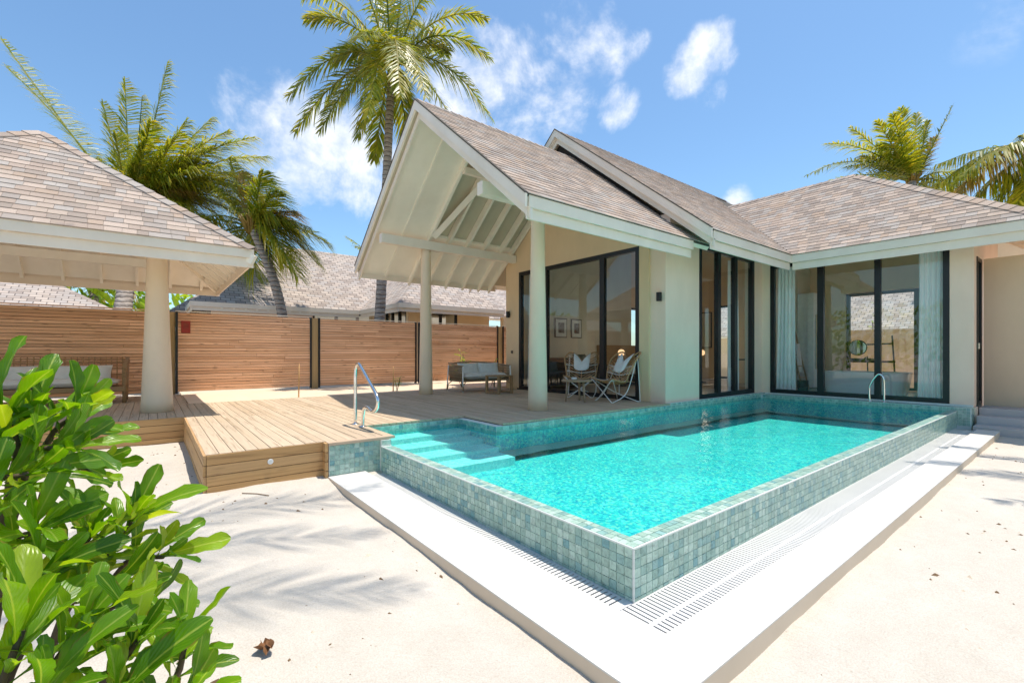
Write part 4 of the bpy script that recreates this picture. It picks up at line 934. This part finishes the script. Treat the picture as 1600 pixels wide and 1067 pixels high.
    MB().box((10.7, 7.1, .08), (12.6, 9.1, .3)).build('base', 'sofa_dark', b, bevel=.02); MB().box((10.72, 7.12, .302), (12.58, 9.08, .52)).build('mattress', 'fabric_white', b, bevel=.06); MB().box((10.5, 9.12, .0), (12.8, 9.22, 1.15)).build('headboard', 'teak', b)
    for x, y, l in ((10.18, 8.05, 'lit globe lamp seen through the right porch door pane'), (13.4, 7.5, 'lit globe lamp seen through the three pane window')):
        lm = thing('globe_lamp', (x, y, 0), l, 'lamp', 'globe lamps inside the villa')
        MB().lathe((x, y, 0), [(.13, 0), (.13, .02), (.012, .03), (.012, .83)], 16).build('stand', 'black_metal', lm)
        MB().lathe((x, y, .92), [(.02, -.09), (.065, -.072), (.092, -.03), (.092, .03), (.065, .072), (.02, .09)], 20).build('globe', 'lamp_glow', lm)
    for q in ((10.18, 8.05), (13.4, 7.5)):
        pl = bpy.data.lights.new('globe_light', 'POINT'); pl.energy = 2.2; pl.color = (1, .82, .60); pl.shadow_soft_size = .1; po = bpy.data.objects.new('globe_light', pl); COL.objects.link(po); po.location = (q[0], q[1], 1.25)
    a = thing('framed_art', (15.98, 8.85, 1.7), 'large framed line drawing on the inner villa wall', 'picture')
    MB().box((15.96, 8.56, 1.1), (15.998, 9.2, 2.4)).build('frame', 'stone_dark', a); MB().box((15.955, 8.59, 1.13), (15.961, 9.17, 2.37)).build('mount', 'interior_wall', a)
    d = thing('writing_desk', (9.9, 5.6, 0), 'dark desk against the inner wall behind the three pane window', 'desk')
    MB().box((13.2, 5.1, .70), (14.15, 6.4, .74)).build('top', 'stone_dark', d)
    for x, y in ((13.23, 5.13), (14.1, 5.13), (13.23, 6.36), (14.1, 6.36)): MB().bar((x, y, 0), (x, y, .699), .05, .05, (1, 0, 0)).build('leg', 'stone_dark', d)
inside()
# courtyard seen through the bathroom
tag(MB().box((17.4, 1.0, -.6), (17.6, 7.5, 1.62)).build('courtyard_wall', 'garden_wall'), 'low beige courtyard wall seen through the bathroom windows', 'wall')
# ------------------------------------------------------------------ neighbouring houses
def neighbours():
    t = thing('neighbour_villa', (6, 17.5, -.4), 'neighbouring villa with long shingled roof behind the wooden fence', 'villa')
    s = SL; ze = 2.5
    slope(t, 'roof', (.9, 17, ze), X, Y, s, [(0, 0), (15, 0), (15, 3.35), (3.35, 3.35)], None, far=True); slope(t, 'roof', (.9, 23.7, ze), X, -Y, s, [(0, 0), (15, 0), (15, 3.35), (3.35, 3.35)], None, far=True)
    slope(t, 'roof', (.9, 17, ze), Y, X, s, [(0, 0), (6.7, 0), (3.35, 3.35)], None, far=True)
    slope(t, 'wing_roof', (6.1, 13.5, ze), Y, X, s, [(0, 0), (3.5, 0), (5.6, 2.1), (2.1, 2.1)], None, far=True); slope(t, 'wing_roof', (6.1, 13.5, ze), X, Y, s, [(0, 0), (4.2, 0), (2.1, 2.1)], None, far=True); slope(t, 'wing_roof', (10.3, 13.5, ze), Y, -X, s, [(0, 0), (3.5, 0), (5.6, 2.1), (2.1, 2.1)], None, far=True)
    slope(t, 'rear_roof', (.35, 19.6, 2.3), X, Y, s, [(0, 0), (3.5, 0), (3.5, 2.0), (2.0, 2.0)], None, far=True)
    fascia2(t, (.9, 17, 0), (6.1, 17, 0), -Y, ze, (.15, .12)); fascia2(t, (6.1, 13.53, 0), (6.1, 17, 0), -X, ze, (.15, .12)); fascia2(t, (6.1, 13.5, 0), (10.3, 13.5, 0), -Y, ze, (.15, .12)); fascia2(t, (.9, 17.03, 0), (.9, 23.6, 0), -X, ze, (.15, .12))
    def wl(mat, *b):
        m = MB()
        for p, q in b: m.box(p, q)
        m.build('wall', mat, t)
    wl('wall_pale', ((1.5, 17.6, -.4), (4.6, 17.8, 2.9)), ((4.6, 17.6, 2.42), (7, 17.8, 2.9)), ((4.6, 17.6, -.4), (7, 17.8, .9)))
    wl('wall_cream', ((6.7, 14.1, 2.42), (6.9, 17.6, 2.9)), ((6.7, 16.0, -.4), (6.9, 17.6, 2.42)), ((6.7, 14.1, -.4), (6.9, 14.25, 2.42)), ((6.9, 14.1, -.4), (7.3, 14.3, 2.9)), ((7.3, 14.1, 2.42), (8.6, 14.3, 2.9)), ((8.6, 14.1, -.4), (10.0, 14.3, 2.9)), ((10.3, 13.6, -.4), (14, 13.8, 2.3)), ((9.8, 14.3, -.4), (10, 17, 2.9)))
    window_frame(t, 'window', 'X', 17.6, 4.6, 7.0, .9, 2.42, [(5.4, 5.5), (6.2, 6.3)], .07, .1); window_frame(t, 'window', 'Y', 6.7, 14.25, 16.0, .3, 2.42, [(14.8, 14.9), (15.4, 15.5)], .07, .1); window_frame(t, 'window', 'X', 14.1, 7.3, 8.6, .3, 2.42, [(7.9, 7.98)], .07, .1)
    for i in range(9): MB().box((1.7 + i * .33, 17.03, 2.3), (1.76 + i * .33, 17.6, 2.42)).build('rafter', 'soffit', t)
    u = thing('far_bungalow', (-2.6, 19, -.4), 'bungalow with low hipped shingle roof seen under the pavilion eaves', 'bungalow')
    slope(u, 'roof', (-8, 17.5, 1.9), X, Y, .6, [(0, 0), (7.6, 0), (5.6, 2.0), (0, 2.0)], None, far=True); slope(u, 'roof', (-.4, 17.5, 1.9), Y, -X, .6, [(0, 0), (4, 0), (2, 2)], None, far=True); MB().box((-7.6, 18, -.4), (-.8, 21, 1.9)).build('wall', 'wall_cream', u)
    c = thing('rear_cottage', (24, 8, -.4), 'cottage with shingled roof behind the courtyard wall', 'cottage')
    slope(c, 'roof', (21, 0, 1.7), Y, X, .75, [(0, 0), (14, 0), (14, 3.2), (0, 3.2)], None, far=True); MB().box((21.4, .2, -.4), (24, 13.8, 1.7)).build('wall', 'wall_cream', c)
neighbours()
# ------------------------------------------------------------------ palms
def frond_mesh(pts, ll, mat, seed, wind=Vector((0, 0, 0)), droop=.55, n=46, wleaf=.045):
    # pts: rachis points; ll: longest leaflet; leaflets hang from both sides
    r = random.Random(seed); P = curve(pts, 8); m = MB(); N_ = len(P)
    m.tube(P, [.034 * (1 - .9 * i / (N_ - 1)) + .004 for i in range(N_)], 5)
    for i in range(n):
        k = .10 + .90 * i / (n - 1); f = k * (N_ - 1); a = int(min(f, N_ - 2)); p = P[a].lerp(P[a + 1], f - a); d = (P[a + 1] - P[a]).normalized()
        side = d.cross(Z)
        if side.length < .15: side = d.cross(X)
        side.normalize(); up = side.cross(d).normalized()
        L_ = ll * (math.sin(math.pi * min(1, .16 + .80 * k)) ** .6) * r.uniform(.82, 1.1)
        for s in (-1, 1):
            if r.random() < .09: continue
            q = p + d * r.uniform(-.02, .02)
            dr = (side * s * (1.0 - .35 * k) + d * (.45 + .6 * k) + up * r.uniform(-.1, .38) + wind * .35 + Vector((r.gauss(0, 1), r.gauss(0, 1), r.gauss(0, 1))) * .10).normalized()
            w = wleaf * r.uniform(.8, 1.15); bl = up.cross(dr).normalized() if up.cross(dr).length > .1 else d
            mid = q + dr * L_ * .5 + Vector((0, 0, -droop * .16 * L_)) + wind * .06; tip = q + dr * L_ * .92 + Vector((0, 0, -droop * .62 * L_ * r.uniform(.7, 1.3))) + wind * .22 * L_
            o = len(m.v); m.v += [q - bl * w * .35, q + bl * w * .35, mid + bl * w * .5, mid - bl * w * .5, tip]
            m.face([o, o + 1, o + 2, o + 3]); m.face([o + 3, o + 2, o + 4])
    return m
def palm(base, crown, fronds, label, r0=.20, r1=.13, bend=(0, 0, 0), ll=.62, wind=Vector((0, 0, 0)), group='coconut palms', coco=False, seed=0, n=46, old=.12, wleaf=.046, droop=.55):
    base, crown = Vector(base), Vector(crown); t = thing('coconut_palm', base, label, 'palm tree', group); r = random.Random(seed)
    pts = [base.lerp(crown, k / 14) + Vector(bend) * math.sin(math.pi * k / 14) for k in range(15)]
    P = curve(pts, 4); rr = []
    for i in range(len(P)):
        k = i / (len(P) - 1); rr.append((r0 + (r1 - r0) * k + .10 * max(0, .08 - k) * 5) * (1 + (.05 if i % 2 else -.02)))
    MB().tube(P, rr, 14).build('trunk', 'palm_trunk', t)
    top = crown
    c = MB()
    for k in range(16):
        a = k * 2.4; c.tube([top + Vector((math.cos(a) * r1 * .8, math.sin(a) * r1 * .8, -.25)), top + Vector((math.cos(a) * .22, math.sin(a) * .22, .05 + .03 * (k % 4))), top + Vector((math.cos(a) * .36, math.sin(a) * .36, .25))], [.05, .05, .03], 5)
    c.build('crown_fibre', 'palm_old', t)
    if coco:
        c = MB()
        for k in range(7):
            a = k * 1.1; c.lathe(top + Vector((math.cos(a) * .30, math.sin(a) * .30, -.20 - .05 * (k % 3))), [(.02, -.11), (.08, -.07), (.10, 0), (.07, .07), (.02, .10)], 8)
        c.build('coconuts', 'palm_old', t)
    for i, (tip, lift) in enumerate(fronds):
        tip = Vector(tip); d = tip - top; L_ = d.length; h = Vector((d.x, d.y, 0)); st = top + (h.normalized() * .12 if h.length > .1 else Vector((0, 0, .1)))
        p1 = st.lerp(tip, .33) + Z * (lift * L_ * .85); p2 = st.lerp(tip, .70) + Z * (lift * L_ * .75)
        is_old = r.random() < old
        frond_mesh([st, p1, p2, tip], ll * r.uniform(.9, 1.1), 'palm_leaf', seed * 100 + i, wind, n=n, wleaf=wleaf, droop=droop).build('frond', 'palm_old' if is_old else 'palm_leaf', t)
    return t
def ring_fronds(crown, count, length, seed, elmin=-35, elmax=70):
    r = random.Random(seed); out = []; crown = Vector(crown)
    for i in range(count):
        az = i * 2.39996 + r.uniform(-.2, .2); el = elmax + (elmin - elmax) * (i + .5) / count + r.uniform(-6, 6); L_ = length * r.uniform(.85, 1.1); e = math.radians(el)
        out.append((crown + Vector((math.cos(az) * math.cos(e), math.sin(az) * math.cos(e), math.sin(e))) * L_, .22 if el < 45 else .08))
    return out
def px_fronds(crown, d, tips, seed, spread=1.2):
    r = random.Random(seed); return [(at(x, y, d + r.uniform(-spread, spread) if len(q) == 0 else d + q[0]), l) for x, y, l, *q in tips]
def palms():
    # tall palm behind the fence
    cr = at(612, 100, 14.3); fr = px_fronds(cr, 14.3, [(452, 150, .25), (462, 205, .18), (478, 30, .22), (470, -10, .2), (500, 205, .20), (540, 160, .22), (560, 215, .12), (585, 250, .05), (548, -60, .15), (600, -80, .08), (640, -90, .08), (690, -30, .2), (760, 30, .22), (765, 90, .28), (768, 185, .26), (715, 205, .16), (660, 240, .06), (640, 225, .06), (520, 95, .22), (700, 80, .2), (575, 180, .25, -2.4), (625, 150, .3, -2.6), (665, 150, .25, -2.2), (560, 60, .2, -2.5), (650, 40, .2, 2.2), (580, -20, .2, 2.4)], 3)
    palm((5.42, 13.7, -.4), cr, fr, 'tall straight coconut palm rising behind the porch gable', .17, .11, (.02, 0, 0), 0.82, coco=True, seed=3, n=84, old=0)
    # wind blown palms behind the pavilion
    wind = RGT * .9 + Z * .1
    cr = at(205, 330, 15.5); fr = px_fronds(cr, 15.5, [(262, 98, .02), (222, 150, .0), (160, 160, .02), (2, 62, .0), (10, 105, .05), (330, 185, .05), (395, 215, .1), (415, 245, .12), (425, 285, .14), (400, 330, .16), (330, 350, .16), (285, 400, .14), (240, 420, .1), (150, 250, .04), (290, 190, .03), (250, 230, .02), (340, 260, .1), (180, 210, .02), (300, 300, .1), (370, 300, .12), (270, 260, .05), (235, 190, .02), (310, 225, .08), (355, 205, .08), (385, 270, .12), (440, 320, .16), (300, 330, .12), (345, 320, .14), (210, 260, .02), (290, 360, .14), (195, 125, .0), (245, 280, .05), (420, 350, .22), (450, 345, .26), (470, 370, .28), (400, 395, .26), (360, 390, .26), (320, 395, .24), (430, 320, .24), (385, 350, .24), (445, 300, .2), (300, 250, .1), (330, 230, .1), (280, 210, .06), (260, 330, .2), (225, 220, .03)], 5)
    palm((-.95, 16.2, -.4), cr, fr, 'wind swept coconut palm bending right behind the pavilion roof', .26, .16, (.1, 0, 0), 1.1, wind, seed=15, n=100, old=.05, wleaf=.032, droop=.9)
    cr = at(392, 352, 14.4); fr = px_fronds(cr, 14.4, [(508, 378, .14), (498, 415, .16), (455, 330, .1), (430, 300, .08), (462, 430, .14), (400, 432, .1), (330, 290, .02), (300, 390, .06), (480, 355, .12), (360, 250, .03), (410, 270, .06), (350, 420, .08), (270, 350, .06), (440, 400, .16), (490, 400, .26), (470, 385, .3), (440, 410, .3), (415, 400, .3), (455, 360, .26), (430, 340, .2), (350, 310, .08), (320, 340, .1), (380, 270, .05)], 6)
    palm(at(449, 560, 14.4), cr, fr, 'leaning coconut palm whose dark trunk crosses the neighbour roof', .16, .12, tuple(RGT * .25), .98, wind, seed=6, n=72, old=.05, wleaf=.032, droop=1.0)
    # right side
    cr = at(1425, 283, 21.5); fr = px_fronds(cr, 21.5, [(1258, 275, .16), (1275, 292, .12), (1290, 225, .12), (1330, 200, .05), (1372, 190, .02), (1408, 170, .0), (1432, 178, .0), (1488, 166, .0), (1460, 215, .03), (1345, 245, .1), (1375, 225, .05), (1500, 300, .14), (1530, 280, .16), (1480, 330, .1), (1395, 180, .02), (1320, 262, .12), (1300, 300, .1), (1450, 190, .02)], 8)
    palm((21.9, 4.0, -.4), cr, fr, 'coconut palm with upright fronds behind the right wing roof', .22, .15, (0, 0, 0), .95, seed=8, n=76, old=.05, wleaf=.05)
    cr = at(1690, 240, 17.5); fr = px_fronds(cr, 17.5, [(1462, 258, .1), (1470, 285, .16), (1485, 310, .18), (1540, 330, .2), (1575, 345, .16), (1610, 340, .14), (1640, 350, .1), (1500, 275, .16), (1600, 210, .12), (1650, 140, .05), (1720, 120, .02), (1530, 305, .18), (1560, 290, .14), (1590, 315, .16), (1750, 330, .1)], 9)
    palm(at(1720, 620, 17.5), cr, fr, 'coconut palm reaching in from the right edge with hanging leaflets', .22, .15, (0, 0, 0), 1.15, seed=9, n=110, old=.06, wleaf=.06, droop=1.15)
    cr = at(592, 415, 30); fr = px_fronds(cr, 30, [(541, 370, .08), (575, 352, .02), (556, 385, .1), (600, 350, .02), (640, 380, .08), (560, 420, .1), (520, 402, .1)], 10)
    palm((13.0, 27, -.4), cr, fr, 'distant coconut palm peeping over the neighbour roof beside the gable', .2, .14, (0, 0, 0), .95, seed=10, n=36, old=.1, wleaf=.06)
    # greenery seen under the pavilion eaves
    cr = at(150, 452, 20); fr = ring_fronds(cr, 22, 3.2, 12, -40, 60); palm((-2.0, 20.6, -.4), cr, fr, 'low coconut palm filling the gap under the pavilion eaves', .2, .15, (0, 0, 0), .8, seed=12, n=34, old=.2, wleaf=.05)
    # palms standing out of the picture to the right: their shadows fall on the sand and they show in the glass
    def tips(c, dirs, L_): return [(Vector(c) + Vector((math.cos(math.radians(a)) * L_ * k, math.sin(math.radians(a)) * L_ * k, dz)), .16) for a, k, dz in dirs]
    c = (-.4, 3.5, 11.0); palm((-3.6, 2.2, -.4), c, tips(c, [(0, 1.0, -.3), (-14, .95, -.1), (-27, 1.0, .1), (72, .95, -.2), (100, .9, .2), (140, 1, -.5), (180, 1, .2), (220, .9, -.4), (260, .9, .4), (300, .8, .9)], 4.1), 'coconut palm standing off to the left of the deck', .2, .14, (.1, -.1, 0), .70, seed=21, n=32, wleaf=.030)
    c = (10.6, -3.2, 7.9); palm((12.6, -5.6, -.4), c, tips(c, [(100, 1.0, -.1), (118, 1.12, .1), (134, 1.12, -.2), (150, 1.0, .3), (200, 1, .2), (225, 1, -.4), (260, 1, 0), (300, 1, .2), (340, 1, -.3), (20, .9, .2)], 4.0), 'coconut palm standing beyond the right hand sand', .2, .14, (.2, -.2, 0), .55, seed=22, n=40)
palms()
# ------------------------------------------------------------------ big leaved bush in the foreground
def bush_leaf_mesh(seed):
    r = random.Random(seed); m = MB(); curl = r.uniform(-.05, .34); fold = r.uniform(.10, .30); wav = r.uniform(.012, .034); tw = r.uniform(-.35, .35); nu, nv = 4, 10; m.uv = []
    notch = [[(1 - r.uniform(.12, .45)) if r.random() < .13 else 1 for _ in range(2)] for _ in range(nv + 1)]
    for j in range(nv + 1):
        v = 1 - (1 - j / nv) ** 1.35; w = .012 + .205 * (v ** 1.05) * (1 - max(0, (v - .72) / .28) ** 2.6 * .93) / .74 * .74
        w = .014 + .150 * (math.sin(min(1, v / .80) * math.pi / 2) ** 1.7) * (1 if v < .84 else math.sqrt(max(0.05, 1 - ((v - .84) / .162) ** 2)))
        z = -curl * v * v * .9 + .05 * math.sin(v * 3); a = tw * v
        for i in range(nu + 1):
            u = i / nu * 2 - 1; zz = z + fold * w * abs(u) + wav * math.sin(v * 17 + u * 2 + seed) * abs(u); wu = w * u * (1 + .05 * math.sin(v * 23 + seed)) * (notch[j][0 if u < 0 else 1] if abs(u) > .9 else 1)
            m.v.append(Vector((wu * math.cos(a) , v, zz + wu * math.sin(a)))); m.uv.append((i / nu, v))
    for j in range(nv):
        for i in range(nu): a = j * (nu + 1) + i; m.face([a, a + 1, a + nu + 2, a + nu + 1], True)
    return m.mesh('bush_leaf', 'bush_leaf')
def place_leaf(me, name, parent, p, d, up, L_, wd=1.0):
    d = d.normalized(); s = d.cross(up)
    if s.length < .1: s = d.cross(X)
    s.normalize(); n = s.cross(d)
    o = bpy.data.objects.new(name, me); COL.objects.link(o); o.parent = parent
    mt = Matrix((s, d, n)).transposed().to_4x4() @ Matrix.Diagonal((L_ * wd, L_, L_, 1)); mt.translation = p - wloc(parent); o.matrix_local = mt
def bush():
    root = at(-60, 1150, 1.35); root.z = -.42
    t = thing('broad_leaf_bush', root, 'lush glossy green broad leaved bush in the left foreground', 'bush'); r = random.Random(4)
    ms = [bush_leaf_mesh(k) for k in range(16)]
    ros = [(50, 655, 1.42, .25, 1, 15, .165), (125, 645, 1.5, .8, .7, 14, .165), (0, 640, 1.35, -.15, 1, 12, .17), (110, 700, 1.4, 1, .25, 14, .16), (45, 740, 1.3, .8, .3, 14, .165), (150, 735, 1.55, 1, .1, 10, .15),
           (205, 815, 1.42, .6, .9, 16, .155), (255, 870, 1.45, 1, .25, 14, .15), (140, 840, 1.35, .5, .6, 14, .155), (55, 830, 1.25, .5, .3, 13, .16), (60, 900, 1.2, .7, .4, 13, .16), (190, 925, 1.3, .8, .2, 13, .15),
           (120, 985, 1.12, .5, .9, 14, .165), (35, 985, 1.02, .3, 1, 13, .165), (215, 1000, 1.18, .7, .8, 14, .16), (290, 1005, 1.25, .5, 1, 12, .14), (300, 1085, 1.15, .6, .9, 10, .14), (70, 1075, .98, .4, .9, 12, .16), (180, 1095, 1.05, .5, .9, 12, .16), (-30, 800, 1.2, .3, .5, 12, .165), (-30, 700, 1.3, .2, .8, 12, .165), (240, 940, 1.4, .9, .2, 9, .13)]
    stems = MB()
    for x, y, d, a, b, n, L_ in ros:
        tip = at(x, y, d); ax = (RGT * a + Z * b + FWD * r.uniform(-.25, .15)).normalized(); base = tip - ax * .16
        mid = root.lerp(base, .6) + Vector((r.uniform(-.05, .05), r.uniform(-.05, .05), r.uniform(-.08, .0)))
        stems.tube(curve([root + Vector((r.uniform(-.06, .06), r.uniform(-.06, .06), 0)), mid, base, tip], 5), [.016 * (1 - .6 * k / 15) for k in range(16)], 6)
        n = int(n * 1.07)
        for k in range(n):
            f = k / n; an = k * 2.39996; s1 = ax.cross(Z if abs(ax.z) < .9 else X).normalized(); s2 = ax.cross(s1); out = s1 * math.cos(an) + s2 * math.sin(an)
            spread = .28 + .85 * (1 - f) + r.uniform(-.12, .12); dr = ax * math.cos(spread) + out * math.sin(spread); p = base + ax * (.17 * f)
            place_leaf(r.choice(ms), 'leaf', t, p, dr + Z * .2, ax * .8 - out * .6 + Z * .3, 1.32 * L_ * r.uniform(.6, 1.15) * (1 if f < .85 else .7), r.uniform(.62, .86))
    stems.build('stem', 'bark_soil', t)
bush()
def shrub(p, h, n, label, L_=.11, spread=.5, name='young_shrub'):
    t = thing(name, p, label, 'plant'); r = random.Random(int(h * 100) + n); me = bush_leaf_mesh(77 + n); me.materials[0] = M['shrub_leaf']; st = MB(); p = Vector(p)
    for k in range(max(3, n // 9)):
        q = p + Vector((r.uniform(-spread, spread) * h * .6, r.uniform(-spread, spread) * h * .6, h * r.uniform(.55, 1))); st.tube([p, p.lerp(q, .5) + Vector((0, 0, .03)), q], .008, 5)
        for j in range(9):
            f = .4 + .6 * j / 8; a = j * 2.4 + k; place_leaf(me, 'leaf', t, p.lerp(q, f), Vector((math.cos(a), math.sin(a), .5)), Z, L_ * r.uniform(.7, 1.2))
    st.build('stem', 'twig', t)
shrub((6.55, 10.5, -.02), 1.02, 81, 'bright green shrub standing behind the outdoor loveseat', .16); shrub((7.5, 10.45, -.02), .80, 36, 'small green shrub behind the right arm of the loveseat', .12)
shrub((4.65, 10.4, -.02), .35, 27, 'small yellow green plant tied to the right stake', .09, .35, 'stake_plant')
for p, h, l in (((2.39, 10.2, -.02), .70, 'thin wooden stake before the fence near the handrail'), ((4.55, 10.4, -.02), .60, 'thin wooden stake with a yellow green plant at its foot')):
    tag(MB().tube([p, (p[0] + .01, p[1], p[2] + h)], [.014, .011], 6).build('plant_stake', 'fascia_wood'), l, 'stake', 'plant stakes in the strip')
shrub((18.2, 4.3, -.4), 2.9, 45, 'slim climbing plant behind the courtyard wall', .16, .05, 'climbing_plant')
def coral_bits():
    r = random.Random(31); a, b = MB(), MB()
    for k in range(900):
        if r.random() < .6: x, y = r.uniform(-1.2, 1.36), r.uniform(1.3, 7.6)
        else: x, y = r.uniform(1.6, 10.5), r.uniform(-.6, .9)
        if .34 < x < 1.9 and y > 4.75: continue
        if mnoise.noise(Vector((x * 1.1, y * 1.1, 3))) < -.05: continue
        z = sand_z(x, y); m = a if r.random() < .6 else b; w = r.choice((.004, .005, .007, .009, .012)) * r.uniform(.7, 1.2); t_ = r.uniform(0, 6.28); el = r.uniform(1, 2.6); o = len(m.v)
        d = Vector((math.cos(t_), math.sin(t_), 0)) * w * el; e = Vector((-math.sin(t_), math.cos(t_), 0)) * w
        m.v += [Vector((x, y, z - .002)) + q for q in (d, e, -d * .8, -e * 1.1, Z * w * 1.1)]
        for f in ((0, 1, 4), (1, 2, 4), (2, 3, 4), (3, 0, 4)): m.face([o + i for i in f])
    tag(a.build('coral_debris', 'twig'), 'dark crumbs of leaf and bark on the sand', kind='stuff'); tag(b.build('coral_debris', 'kerb_side'), 'pale coral crumbs on the sand', kind='stuff')
coral_bits()
def hedge():
    r = random.Random(9); m = MB(); L_ = []
    for k in range(5200):
        if k % 2: p = Vector((r.uniform(-15, -12.5), r.uniform(-12, 11), -.4 + 4.2 * r.random() ** .8))
        else: p = Vector((r.uniform(-13, 12), r.uniform(-13.5, -11.5), -.4 + 3.6 * r.random() ** .8))
        d = Vector((r.gauss(0, 1), r.gauss(0, 1), r.gauss(.4, .8))).normalized(); e = d.orthogonal().normalized(); f = d.cross(e); a = r.uniform(.12, .28); o = len(m.v)
        m.v += [p, p + (e * .5 + f) * a, p + f * a * 2.1, p + (f - e * .5) * a]; m.face([o, o + 1, o + 2, o + 3])
    g = MB()
    for k in range(4200):
        p = Vector((r.uniform(-16, 3.0), r.uniform(25, 28), -.4 + 4.3 * r.random() ** .7)); p.z -= .9 * abs(mnoise.noise(Vector((p.x * .5, 0, 1)))) * 2
        d = Vector((r.gauss(0, 1), r.gauss(0, 1), r.gauss(.4, .8))).normalized(); e = d.orthogonal().normalized(); f = d.cross(e); a = r.uniform(.14, .34); o = len(g.v)
        g.v += [p, p + (e * .4 + f) * a, p + f * a * 2.2, p + (f - e * .4) * a]; g.face([o, o + 1, o + 2, o + 3])
    tag(g.build('far_greenery', 'shrub_leaf'), 'green thicket far behind the fence under the pavilion eaves', kind='stuff')
    tag(m.build('hedge', 'shrub_leaf'), 'dense green hedge round the sand garden', kind='stuff')
hedge()
def debris():
    me = bush_leaf_mesh(301); p = at(412, 1044, 1.88); p.z = sand_z(p.x, p.y) + .012
    m = MB(); 
    m.grid(lambda u, v: (p.x + (u - .5) * .055 * math.sin(.4 + v * 2.4) + .012 * math.sin(v * 9), p.y + (v - .5) * .10, p.z + .022 * abs(u - .5) * 2 + .012 * math.sin(v * 6)), 6, 8)
    m.grid(lambda u, v: (p.x + .02 + (u - .5) * .03 * math.sin(.4 + v * 2.4), p.y - .02 + (v - .5) * .06, p.z + .018 + .012 * abs(u - .5) * 2), 5, 5)
    tag(m.build('dry_leaf', 'dry_leaf'), 'curled brown dead leaf on the sand near the bush', 'leaf')
    a = Vector((.62, 4.62, sand_z(.62, 4.62) + .006)); b = Vector((.80, 4.45, sand_z(.8, 4.45) + .008)); tag(MB().tube([a, a.lerp(b, .5) + Vector((.01, 0, .004)), b], .004, 5).build('twig', 'twig'), 'thin brown twig on the sand before the deck front', 'twig')
debris()
